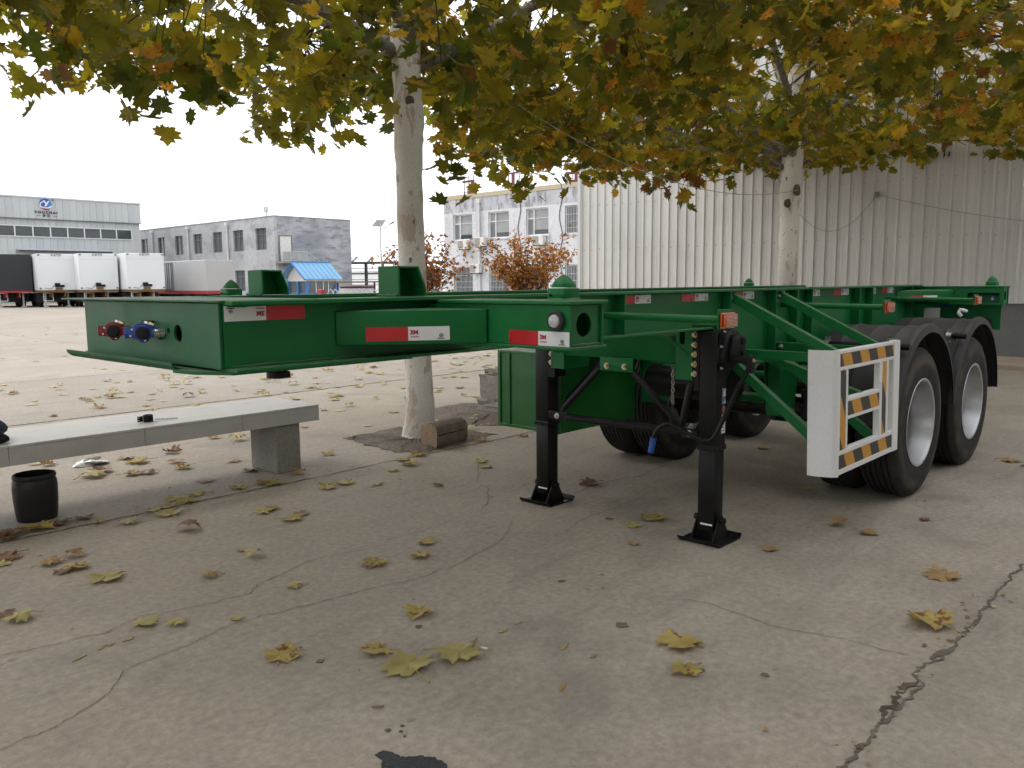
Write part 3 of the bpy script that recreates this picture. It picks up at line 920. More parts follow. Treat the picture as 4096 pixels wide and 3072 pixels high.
for q in (-.32, 0, .32):
    b2 = MB(); b2.box(46.9, 47.0, -78.8 + q - .06, -78.8 + q + .06, 9.35, 9.95); b2.build('panel_aerial', steel_pale, an)

# ------------------------------------------------------------------ kiosk with blue roof
ks = thing('guard_kiosk', (36.8, -56, 0), 'small white gatehouse with bright blue ribbed roof', 'kiosk')
g = MB(); g.box(35.9, 38.6, -57.3, -54.7, 0, .75); g.build('base_wall', trim_blue, ks)
g = MB(); g.prism([(-57.35, 1.72), (-54.65, 1.72), (-54.65, 2.02), (-56.15, 3.12), (-57.35, 2.2)], 's', 35.85, 38.65); g.build('gable', kiosk_white, ks)
for a, b_ in ((35.85, -57.35), (35.85, -54.65), (38.65, -54.65), (35.85, -55.9), (38.65, -57.35)):
    q = MB(); q.box(a - .10, a + .10, b_ - .10, b_ + .10, 0, 1.72); q.build('post', trim_blue, ks)
for (a0, a1, b0, b1) in ((35.93, 35.95, -57.24, -56.02), (35.93, 35.95, -55.78, -54.76), (36.0, 37.2, -54.75, -54.73), (37.25, 38.5, -54.75, -54.73)):
    q = MB(); q.box(a0, a1, b0, b1, .78, 1.70); q.build('window', glass_shop, ks)
q = MB(); q.box(36.7, 36.76, -54.72, -54.69, .78, 1.70); q.box(37.4, 37.46, -54.72, -54.69, .78, 1.70); q.box(37.9, 37.96, -54.72, -54.69, .78, 1.70); q.build('window_frame', frame_white, ks)
for sgn, e, ze in ((1, -54.35, 1.90), (-1, -57.75, 2.02)):
    for i in range(8):
        a0 = 35.45 + i * .46
        g = MB()
        r_, zr = -56.15, 3.27
        g.hexa([(a0, r_, zr), (a0 + .455, r_, zr), (a0 + .455, e, ze), (a0, e, ze), (a0, r_, zr - .05), (a0 + .455, r_, zr - .05), (a0 + .455, e, ze - .05), (a0, e, ze - .05)])
        g.hexa([(a0, r_, zr + .05), (a0 + .05, r_, zr + .05), (a0 + .05, e, ze + .05), (a0, e, ze + .05), (a0, r_, zr + .001), (a0 + .05, r_, zr + .001), (a0 + .05, e, ze + .001), (a0, e, ze + .001)])
        g.build('roof_sheet', roof_blue, ks)
g = MB(); g.tube([(35.40, -57.8, 1.95), (35.40, -56.15, 3.24), (35.40, -54.3, 1.84)], .07, 6); g.tube([(35.4, -56.15, 3.31), (39.15, -56.15, 3.31)], .06, 6); g.build('roof_trim', trim_blue, ks)

# folding gate, notice shelter, steel frame and lamp beyond
fg = thing('folding_gate', (31.2, -42.5, 0), 'silver folding yard gate of crossing bars beside the gatehouse', 'gate')
g = MB(); g.box(29.7, 30.1, -44.2, -43.7, 0, 1.12); g.build('gate_motor', chassis_red, fg, bevel=.03)
for i in range(24):
    u = i / 24
    a, b_ = 30.1 + u * 5.2, -43.8 + u * 5.6
    m1 = MB()
    m1.tube([(a, b_, .05), (a + .12, b_ + .13, .95), (a + .22, b_ + .24, 1.12), (a + .34, b_ + .37, .95), (a + .45, b_ + .48, .05)], .035, 6)
    m1.tube([(a + .22, b_ + .24, .2), (a, b_, .75)], .022, 5)
    m1.build('gate_hoop', silver_gate, fg)
ns = thing('notice_shelter', (35.6, -48.2, 0), 'low notice board with flat brown roof beyond the folding gate', 'notice board')
g = MB(); g.box(34.4, 37.2, -49.6, -46.6, 1.56, 1.66); g.build('roof', chassis_rust, ns)
for a, b_ in ((34.8, -49), (36.7, -47)):
    g = MB(); g.box(a - .05, a + .05, b_ - .05, b_ + .05, 0, 1.56); g.build('post', steel_dark, ns)
g = MB(); g.hexa([(34.8, -49.0, .75), (36.7, -47.0, .75), (36.74, -47.04, .75), (34.84, -49.04, .75), (34.8, -49.0, 1.35), (36.7, -47.0, 1.35), (36.74, -47.04, 1.35), (34.84, -49.04, 1.35)]); bd = g.build('board', box_white, ns)
g = MB(); g.hexa([(34.9, -48.88, 1.15), (36.6, -46.9, 1.15), (36.61, -46.91, 1.15), (34.91, -48.89, 1.15), (34.9, -48.88, 1.28), (36.6, -46.9, 1.28), (36.61, -46.91, 1.28), (34.91, -48.89, 1.28)]); g.build('heading_strip', sign_red, bd)
sf = thing('steel_frame_shed', (52, -64, 0), 'open dark steel frame shed under construction beyond the yard gate', 'steel frame')
for i in range(8):
    a, b_ = 49.6 + i * 1.15, -67.6 + i * 1.25
    g = MB(); g.box(a - .12, a + .12, b_ - .12, b_ + .12, 0, 3.6); g.build('column', steel_dark, sf)
    g = MB(); g.tube([(a, b_, 3.5), (a + 4, b_ - 4, 4.4)], .10, 5); g.build('rafter', steel_dark, sf)
for z, r_ in ((1.35, .05), (1.9, .05), (2.5, .07), (3.05, .05), (3.6, .14)):
    g = MB(); g.tube([(49.4, -67.8, z), (58.6, -57.8, z)], r_, 5); g.build('purlin', steel_pale if z in (1.9, 3.05, 1.35) else steel_dark, sf)
g = MB(); g.tube([(49.4, -67.8, 4.2), (58.6, -57.8, 4.2)], .03, 5)
for i in range(5): g.tube([(49.8 + i * 2.1, -67.4 + i * 2.3, 3.6), (49.8 + i * 2.1, -67.4 + i * 2.3, 4.2)], .03, 5)
g.build('handrail', steel_pale, sf)
fw = thing('distant_factory', (95, -105, 0), 'long pale factory far behind the yard gate', 'building')
g = MB(); g.box(80, 120, -125, -85, 0, 3.2); g.build('wall', box_white, fw)
g = MB(); g.box(79.8, 120, -125.2, -84.8, 3.2, 3.5); g.build('roof', steel_pale, fw)
lp = thing('street_lamp', (37.4, -47, 0), 'solar street lamp with tilted panel beyond the trunk', 'street lamp')
g = MB(); g.tube([(37.4, -47, 0), (37.4, -47, 6.0)], [.07, .05], 8); g.build('pole', steel_pale, lp)
g = MB(); g.hexa([(37.0, -47.5, 5.75), (37.6, -47.1, 5.75), (37.75, -46.75, 6.2), (37.15, -47.1, 6.2), (37.0, -47.5, 5.79), (37.6, -47.1, 5.79), (37.75, -46.75, 6.24), (37.15, -47.1, 6.24)]); g.build('solar_panel', steel_pale, lp)
g = MB(); g.tube([(37.4, -47, 5.6), (37.7, -46.75, 5.68), (38.0, -46.4, 5.95)], .035, 6); g.build('arm', steel_pale, lp)
g = MB(); g.hexa([(37.9, -46.55, 5.88), (38.15, -46.3, 6.06), (38.2, -46.25, 6.06), (37.97, -46.45, 5.88), (37.9, -46.55, 5.96), (38.15, -46.3, 6.13), (38.2, -46.25, 6.13), (37.97, -46.45, 5.96)]); g.build('lamp_head', steel_dark, lp)

# ------------------------------------------------------------------ pale factory with logo
TY = -81.29
yf = thing('logo_factory', (26, TY, 0), 'pale grey corrugated factory with round blue logo and ribbon window', 'factory')
g = MB(); g.box(-10, 34.2, TY - 12, TY - .06, 0, 9.5); g.build('wall_core', metal_panel_far, yf)
pn2 = MB()
for (a, d0), (b_, d1) in zip([(0, 0), (.02, 0), (.05, .05), (.10, .05), (.13, 0), (.598, 0)], [(.02, 0), (.05, .05), (.10, .05), (.13, 0), (.598, 0)]):
    pn2.add([(a, d0, 0), (b_, d1, 0), (b_, d1, 1), (a, d0, 1)], [(0, 1, 2, 3)])
pme = pn2.mesh('panel', metal_panel_far, smooth=0, recalc=False)
x = 17.4
while x < 33.6:
    for z0, z1 in ((0, 5.98), (6.98, 7.60)):
        link_copy(pme, 'panel', yf, Matrix.Translation(W(x - 26, .0, z0)) @ Matrix.Diagonal((1, 1, z1 - z0, 1)))
    link_copy(pme, 'panel', yf, Matrix.Translation(W(x - 26, .22, 7.66)) @ Matrix.Diagonal((1, 1, 1.85, 1)))
    x += .6
g = MB(); g.box(15, 34.25, TY - .2, TY + .2, 7.62, 9.5); g.build('fascia_box', metal_panel_far, yf)
g = MB(); g.box(15, 34.3, TY - .2, TY + .3, 9.501, 9.62); g.build('fascia_cap', steel_pale, yf)
g = MB(); g.box(15, 34.28, TY - .1, TY + .26, 7.58, 7.64); g.build('fascia_foot', frame_grey, yf)
for i in range(11):
    a = 17.0 + i * 1.49
    q = MB(); q.box(a, a + 1.38, TY + .02, TY + .05, 6.04, 6.92); w_ = q.build('window', glass_dark, yf)
    q = MB(); q.box(a + 1.385, a + 1.485, TY + .02, TY + .10, 6.04, 6.92); q.build('window_frame', frame_white, w_)
q = MB(); q.box(16.9, 33.4, TY + .02, TY + .12, 5.96, 6.035); q.box(16.9, 33.4, TY + .02, TY + .12, 6.925, 7.0); q.build('window_band_frame', frame_white, yf)
q = MB(); q.box(22.9, 31.0, TY, TY + 1.0, 4.75, 4.86); q.build('canopy', steel_pale, yf)
q = MB(); q.box(22.9, 31.0, TY + .9, TY + 1.02, 4.60, 4.75); q.build('canopy_beam', steel_dark, yf)
lt_ = TY + .285
cx, cz, rr_ = 25.55, 8.98, .54


def disc(poly, mat, name, off, par):
    q2 = MB(); q2.prism(poly, 't', lt_ + off, lt_ + off + .008); return q2.build(name, mat, par)


lg = disc(oval(cx, cz, rr_ * 1.03, rr_ * 1.03, 40), logo_white, 'logo', 0, yf)
top = [(cx + rr_ * math.cos(a), cz + rr_ * math.sin(a)) for a in [R(q) for q in range(-8, 200, 8)]]
disc(top + [(cx - .35, cz - .26), (cx - .05, cz - .32), (cx + .25, cz - .25)], logo_blue, 'logo_blue_field', .010, lg)
disc([(cx + .2, cz + .18), (cx + .30, cz + .42), (cx + .47, cz + .2), (cx + .51, cz - .05), (cx + .30, cz - .16), (cx + .05, cz - .24)], logo_cyan, 'logo_cyan_field', .020, lg)
disc([(cx + rr_ * math.cos(a), cz + rr_ * math.sin(a)) for a in [R(q) for q in range(215, 326, 8)]] + [(cx + .2, cz - .38), (cx - .1, cz - .40)], logo_red, 'logo_red_field', .010, lg)
disc([(cx - .20, cz + .36), (cx - .06, cz + .34), (cx + .09, cz + .10), (cx + .21, cz + .30), (cx + .36, cz + .33), (cx + .10, cz - .12), (cx - .05, cz - .24), (cx - .13, cz - .24), (cx + .0, cz + .02)], logo_white, 'logo_letter', .030, lg)
sw = MB()
arc = [(cx - .14, cz + .22), (cx - .34, cz + .14), (cx - .46, cz + .0), (cx - .45, cz - .14), (cx - .34, cz - .26), (cx - .1, cz - .35), (cx + .2, cz - .33), (cx + .48, cz - .18)]
sw.tube([(a, lt_ + .03, c) for a, c in arc], [.05, .055, .055, .05, .05, .05, .06, .05], 6)
sw.build('logo_sweep', logo_white, lg)
disc(oval(cx + .66, cz + .40, .10, .10, 16), frame_grey, 'registered_mark', 0, yf)
text_mesh('Y O U C H A I', .30, ink_black, 'lettering', yf, (cx + .0, lt_ + .03, 8.22), 'n', sx=1.05, bold=.02)
text_mesh('御 彩', .29, ink_black, 'lettering', yf, (cx + .02, lt_ + .03, 7.92), 'n', bold=.006)
for q in (-.82, .62):
    b2 = MB(); b2.box(cx + q, cx + q + .36, lt_, lt_ + .02, 7.90, 7.93); b2.build('rule', ink_black, yf)


# ------------------------------------------------------------------ box semi-trailers in the yard
def box_truck(st, body, bed, label, name='box_trailer', plate=True, rot=R(-10), Lb=7.0, h0=1.20, h1=3.74, w=1.25, dark=False):
    r_ = thing(name, (st[0], st[1], 0), label, 'trailer', 'box trailers parked across the yard', rot)

    def L(): return MB(local=True)
    g = L(); g.box(-w, w, 0, Lb, h0, h1); bx = g.build('box', body, r_, bevel=.03)
    if plate:
        for a in (-w + .07, w - .13):
            for z in (h0 + .08, h1 - .14):
                q = L(); q.box(a - .04, a + .10, -.03, -.001, z, z + .10); q.build('corner_fitting', frame_grey, bx)
        q = L(); q.box(-.26, .34, -.14, -.002, h0 + .22, h0 + .50); q.build('control_unit', black_paint, bx, bevel=.02)
        q = L(); q.box(.08, .36, -.16, -.141, h0 + .38, h0 + .50); q.build('unit_tag', box_white, bx)
        q = L(); q.box(-.22, .22, -.09, -.002, h0 + .02, h0 + .18); q.build('coupling_block', chassis_rust, bx)
        q = L(); q.tube([(-.9, -.02, h0 + .16), (-.5, -.03, h0 + .10), (-.3, -.05, h0 + .35)], .015, 5); q.build('cable', steel_dark, bx)
        q = L(); q.box(-.42, .32, -.02, -.001, h1 - .19, h1 - .02); pl = q.build('name_plate', frame_white, bx)
        text_mesh('新亚制箱', .165, ink_black, 'lettering', pl, (-.05, -.024, h1 - .105), 'l', bold=.003)
        q = L()
        for i in range(12): q.box(-w + .15 + i * .19, -w + .28 + i * .19, -.008, -.001, h1 - .42, h1 - .405)
        q.build('rivet_row', box_grey, bx)
        for a in (-w + .02, w - .05):
            q = L(); q.box(a, a + .03, -.015, -.001, h0 + .02, h1 - .02); q.build('edge_trim', frame_white, bx)
    q = L(); q.box(-w + .02, w - .02, .05, Lb + .4, h0 - .16, h0 - .004); q.build('bed', bed, r_)
    for a in (-.45, .35):
        q = L(); q.box(a, a + .10, .2, Lb, h0 - .50, h0 - .161); q.build('chassis_beam', bed, r_)
    for a in (-1.0, .72):
        for y in (2.6, 3.7, Lb - 1.2):
            q = L(); q.lathe([(-.14, .15), (-.14, .40), (-.11, .47), (.11, .47), (.14, .40), (.14, .15)], (a + .14, y, .47), 's', 16); q.build('tyre', chassis_dark, r_)
    for a in (-.75, .70):
        q = L(); q.box(a - .05, a + .05, 1.0, 1.1, .08, 1.0); q.box(a - .15, a + .15, .92, 1.18, 0, .08); q.build('landing_leg', steel_pale, r_)
    q = L()
    for a in (-.95, -.35): q.box(a, a + .05, .55, .6, .48, .98)
    q.box(-.95, -.30, .55, .6, .43, .479); q.box(-.95, -.30, .55, .6, .981, 1.02)
    q.build('side_guard', box_white, r_)
    q = L(); q.box(-w + .1, w - .1, 1.6, Lb - .2, .35, .99); q.build('under_gear', chassis_dark, r_)
    return r_


box_truck((17.0, -62.75), box_black, chassis_red, 'black box trailer on a red bed at the left edge', plate=False)
box_truck((19.20, -60.35), box_white, chassis_rust, 'white box trailer next to the black one')
box_truck((21.15, -58.2), box_white, chassis_rust, 'middle one of the three white box trailers')
box_truck((23.42, -55.8), box_white, chassis_rust, 'white box trailer in front of the grey container')
r_ = thing('container_trailer', (27.0, -54.1, 0), 'pale grey box container on a dark red flatbed', 'trailer', 'box trailers parked across the yard')
g = MB(); g.box(27.0, 29.16, -61.2, -54.1, 1.03, 3.29); cbx = g.build('container', box_grey, r_, bevel=.03)
g = MB(); g.box(26.97, 26.998, -61.1, -59.2, 1.10, 3.22); dr = g.build('door', box_grey, cbx)
for tq in (-61.0, -60.6, -60.2, -59.9, -59.5, -59.28):
    q = MB(); q.tube([(26.94, tq, 1.08), (26.94, tq, 3.22)], .028, 6); q.build('locking_bar', frame_grey, dr)
for z in (1.2, 3.15):
    q = MB(); q.tube([(26.94, -61.05, z), (26.94, -59.25, z)], .02, 5); q.build('hinge_rail', frame_grey, dr)
g = MB(); g.box(26.9, 29.3, -65, -53.9, .82, 1.025); g.build('flatbed', chassis_red, r_)
for tq in (-55.5, -57.0, -62):
    for a in (26.95, 28.85):
        q = MB(); q.lathe([(-.14, .15), (-.14, .40), (-.11, .45), (.11, .45), (.14, .40), (.14, .15)], (a + .14, tq, .45), 's', 16); q.build('tyre', chassis_dark, r_)
g = MB(); g.box(27.3, 28.9, -64, -54.5, .4, .81); g.build('chassis', chassis_dark, r_)
# ================================================================== THE TRAILER
T = thing('container_chassis', (2.4, 0, 0), 'green skeletal container trailer standing on black landing legs', 'trailer')


def bolt(parent, c, axis, d, r=.011, h=.012, mat=None, name='bolt'):
    b_ = MB()
    b_.cyl(c, axis, 0, d * .003, r * 1.5, 14)
    b_.cyl(c, axis, d * .003, d * (h + .003), r, 6)
    b_.cyl(c, axis, d * (h + .003), d * (h + .009), r * .5, 8)
    return b_.build(name, mat or zinc, parent, smooth=30)


# ---- gooseneck
fp = MB()
fp.plate([(-.535, 1.222), (.535, 1.222), (.535, 1.428), (-.535, 1.428)],
         [oval(.254, 1.325, .029, .029, 24), oval(.185, 1.331, .011, .011, 16)], 's', -.956, -.945)
fp.build('front_plate', green_dull, T, bevel=.0015)
bk = MB(); bk.box(-.80, -.795, -.52, .52, 1.23, 1.42)
bk.build('inner_crossplate', green, T)
tp = MB()
tp.prism([(-.985, -.70), (-.975, .30), (-.965, .555), (-.60, .555), (-.60, -.64)], 'z', 1.4305, 1.4375)
tp.build('top_plate', green_dull, T, bevel=.0015)
# coupler plate with its front lip turned up
cp = MB()
N = 14
prof = []
for i in range(N + 1):
    a = i / N * R(60)
    prof.append((-.975 - .05 * math.sin(a), 1.215 + .022 * (1 - math.cos(a)) / .5))
poly_up = [(-.2, 1.215)] + prof
ts = [-.58, -.2, .2, .33]
for j in range(len(ts) - 1):
    for i in range(len(poly_up) - 1):
        (s0, z0), (s1, z1) = poly_up[i], poly_up[i + 1]
        cp.hexa([(s0, ts[j], z0), (s1, ts[j], z1), (s1, ts[j + 1], z1), (s0, ts[j + 1], z0),
                 (s0, ts[j], z0 - .010), (s1, ts[j], z1 - .010), (s1, ts[j + 1], z1 - .010), (s0, ts[j + 1], z0 - .010)])
cp.prism([(-.2, .33), (-.975, .33), (-1.015, .33), (-1.0, .44), (-.93, .56), (-.2, .56)], 'z', 1.204, 1.2145)
cp.build('coupler_plate', green_dull, T, smooth=40)
kp = MB()
kp.lathe([(1.205, .058), (1.165, .058), (1.163, .037), (1.138, .037), (1.136, .047), (1.112, .047), (1.110, .001)], (-.43, 0, 0), 'z', 28)
kp.build('kingpin', black_paint, T)

for sg, nm in ((1, 'near'), (-1, 'far')):
    w = MB()
    w.prism([(-.944, 1.226), (1.98, 1.226), (2.42, .985), (5.80, .985), (5.80, 1.421), (-.944, 1.421)], 't', sg * .530, sg * .542)
    w.build('beam_web', green, T)
    fl = MB()
    fl.box(-.944, 5.76, sg * .475, sg * .600, 1.4215, 1.4365)
    fl.build('top_flange', green, T, bevel=.003)
    bf = MB()
    pts = [(-.940, 1.2255), (1.98, 1.2255), (2.42, .9845), (5.80, .9845)]
    for (s0, z0), (s1, z1) in zip(pts, pts[1:]):
        bf.hexa([(s0, sg * .47, z0), (s1, sg * .47, z1), (s1, sg * .605, z1), (s0, sg * .605, z0),
                 (s0, sg * .47, z0 - .012), (s1, sg * .47, z1 - .012), (s1, sg * .605, z1 - .012), (s0, sg * .605, z0 - .012)])
    bf.build('bottom_flange', green, T, bevel=.002)
    for s in (1.13, 2.20, 2.80, 3.12, 3.36, 4.24, 4.52, 5.48):
        st = MB()
        st.box(s - .005, s + .005, sg * .5425, sg * .600, 1.2265 if s < 2 else (1.108 if s < 2.3 else .986), 1.421)
        st.build('web_stiffener', green, T)
for s in (.75, 1.35, 1.95, 2.9, 3.8, 4.6, 5.3):
    cm = MB(); cm.box(s - .05, s + .05, -.529, .529, 1.25, 1.38)
    cm.build('crossmember', green, T)

# weld beads along the lower flange
rng = random.Random(4)
for t0 in (.5475,):
    wb = MB()
    path = [(-.93 + i * .02, t0, 1.2290 + rng.uniform(-.0012, .0012)) for i in range(72)]
    wb.tube(path, [.004 + rng.uniform(-.0012, .0012) for _ in path], 6)
    wb.build('weld_bead', green_dull, T)

for t0, z0, s0, s1 in ((.546, 1.4185, -.93, 1.1), (.546, 1.4185, 1.2, 2.1)):
    wb = MB()
    n_ = int((s1 - s0) / .025)
    path = [(s0 + i * .025, t0, z0 + rng.uniform(-.0012, .0012)) for i in range(n_)]
    wb.tube(path, [.0035 + rng.uniform(-.001, .001) for _ in path], 5)
    wb.build('weld_bead', green, T)
for s in (1.13, 2.20, 2.80):
    wb = MB()
    path = [(s - .007, .546, 1.235 + i * .02) for i in range(9)]
    wb.tube(path, [.004 + rng.uniform(-.0015, .0015) for _ in path], 5)
    wb.build('weld_bead', green_dull, T)
# ---- container stops on the gooseneck: plate pockets open to the side
for t0, nm in ((.4165, 'a'), (-.5365, 'b')):
    t1 = t0 + .120
    st = MB()
    pr = [(-.240, 1.4385), (-.240, 1.550), (-.138, 1.550), (-.102, 1.468), (-.102, 1.4385)]
    inn = [(-.231, 1.4385), (-.231, 1.542), (-.144, 1.542), (-.111, 1.466), (-.111, 1.4385)]
    for i in range(4):
        a, b_, c, d = pr[i], pr[i + 1], inn[i + 1], inn[i]
        st.hexa([(a[0], t0, a[1]), (b_[0], t0, b_[1]), (c[0], t0, c[1]), (d[0], t0, d[1]),
                 (a[0], t1, a[1]), (b_[0], t1, b_[1]), (c[0], t1, c[1]), (d[0], t1, d[1])])
    st.prism(inn, 't', t0 + .03, t0 + .038)
    so = st.build('container_stop', green, T, bevel=.002, smooth=30)
    wb = MB()
    wb.tube([(-.246, t0 + i * .012, 1.4395 + rng.uniform(-.001, .002)) for i in range(11)], [.006 + rng.uniform(-.002, .002) for _ in range(11)], 6)
    wb.build('weld_bead', green_dull, so)


# ---- twist locks
def twist_lock(s, t, top=1.424):
    b_ = MB()
    b_.lathe([(0, .062), (.004, .058), (.008, .048)], (s, t, top), 'z', 4 * 6)
    body = [(-.044, -.036), (-.030, -.044), (.030, -.044), (.044, -.036), (.044, .036), (.030, .044), (-.030, .044), (-.044, .036)]
    b_.prism([(s + x, t + y) for x, y in body], 'z', top + .002, top + .040)
    o = b_.build('twist_lock', green, T, bevel=.003)
    h = MB()
    rows = [(.0425, 1.0), (.0480, 1.0), (.058, .86), (.068, .67), (.077, .44), (.0835, .22), (.0870, .03)]
    k = 20
    for z, f in rows:
        for j in range(k):
            a = 2 * math.pi * j / k
            ca, sa = math.cos(a), math.sin(a)
            q = .78
            h.v.append((s + .040 * f * math.copysign(abs(ca) ** q, ca), t + .040 * f * math.copysign(abs(sa) ** q, sa), top + z))
    for i in range(len(rows) - 1):
        for j in range(k):
            h.f.append((i * k + j, i * k + (j + 1) % k, (i + 1) * k + (j + 1) % k, (i + 1) * k + j)); h.mi.append(0)
    h.f.append(tuple(range(k))); h.mi.append(0)
    h.build('lock_head', green, o, smooth=50)
    g = MB()
    g.cyl((s - .045, t - .02, top + .016), 's', -.0025, .002, .004, 10)
    g.build('grease_hole', hole_dark, o)
    return o


twist_lock(0, 1.13, 1.4245); twist_lock(0, -1.13, 1.4245)
twist_lock(5.853, 1.13, 1.4225); twist_lock(5.853, -1.13, 1.4225)


# ---- front bolster
for sg in (1, -1):
    def tt(a): return sg * a
    f_ = MB(); f_.box(-.100, -.090, tt(.545), tt(1.240), 1.2715, 1.4095)
    f_.build('bolster_front_plate', green, T, bevel=.0015)
    f_ = MB(); f_.box(.072, .082, tt(.545), tt(1.240), 1.2715, 1.4095)
    f_.build('bolster_rear_plate', green, T, bevel=.0015)
    f_ = MB(); f_.box(-.112, .094, tt(.6055), tt(1.252), 1.4105, 1.4240)
    f_.build('bolster_top_plate', green, T, bevel=.003)
    f_ = MB(); f_.box(-.112, .094, tt(.545), tt(1.247), 1.2605, 1.2705)
    f_.build('bolster_bottom_plate', green, T, bevel=.002)
    f_ = MB()
    f_.plate([(-.0885, 1.2725), (.0705, 1.2725), (.0705, 1.4085), (-.0885, 1.4085)], [oval(-.015, 1.342, .041, .041, 24)], 't', tt(1.222), tt(1.230))
    e_ = f_.build('bolster_end_plate', green, T, bevel=.001)
    f_ = MB()
    f_.box(-.06, .03, tt(1.13), tt(1.14), 1.318, 1.36)
    f_.cyl((-.010, tt(1.14), 1.350), 't', 0, sg * .015, .008, 6)
    f_.build('lock_handle', green_dull, e_)
    # slanting box brace from the gooseneck to the bolster
    br = MB()
    br.prism([(-.533, tt(.546)), (-.112, tt(.868)), (-.104, tt(.862)), (-.104, tt(.546))], 'z', 1.272, 1.393)
    br.build('slanting_brace', green, T, bevel=.012, seg=3)
wb = MB()
path = [(-.085 + i * .0125, 1.233, 1.2745 + rng.uniform(-.001, .001)) for i in range(14)]
wb.tube(path, [.006 + rng.uniform(-.002, .002) for _ in path], 6)
wb.build('weld_bead', green_dull, T)


# ---- reflective tape: a red and a white half, 0.15 x 0.05 each
def tape_n(s0, z0, t, white_only=False, flip=False, w=.145, h=.048, tx=True):
    """on a face looking to the near side"""
    r0, w0 = (s0 + w, s0) if flip else (s0, s0 + w)
    a = MB(); a.box(w0, w0 + w, t, t + .0012, z0, z0 + h)
    o = a.build('reflective_strip', [tape_white], T)
    if not white_only:
        a = MB(); a.box(r0, r0 + w, t, t + .0012, z0, z0 + h)
        a.build('red_half', [tape_red], o)
    if tx:
        x = w0 + (w - .02 if flip else .02)
        text_mesh('3M', .021, ink_red, 'lettering', o, (x, t + .0022, z0 + h * (.48 if flip else .58)), 'n', bold=.0010, flip=flip, sx=1.1)
        c = MB()
        x2 = w0 + (.022 if flip else w - .025)
        z2 = z0 + h * (.66 if flip else .36)
        c.plate(oval(x2, z2, .0070, .0062, 16), [oval(x2, z2, .0055, .0047, 16)], 't', t + .0014, t + .0024)
        c.box(x2 - .0025, x2 + .003, t + .0014, t + .0024, z2 - .002, z2 + .002)
        d = -.009 if not flip else .009
        c.box(x2 - .013, x2 + .013, t + .0014, t + .0024, z2 + d - .0015, z2 + d + .0015)
        c.build('approval_mark', ink_black, o)
        c = MB()
        z3 = z0 + h * (.27 if not flip else .80)
        for q in range(5):
            c.box(x - .014 + q * .006, x - .0095 + q * .006, t + .0014, t + .0024, z3 - .002, z3 + .002)
        c.build('small_print', ink_red, o)
    return o


tape_n(-.942, 1.3715, .5425, flip=True)
for s0 in (1.742, 2.309, 3.867):
    tape_n(s0, 1.373, .5425)
tape_n(1.150, 1.373, .5425)
tape_n(2.83, 1.373, .5425, w=.105)
tape_n(3.385, 1.373, .5425, w=.115)
tape_n(4.535, 1.373, .5425, white_only=True, w=.10)
tape_n(4.87, 1.373, .5425)


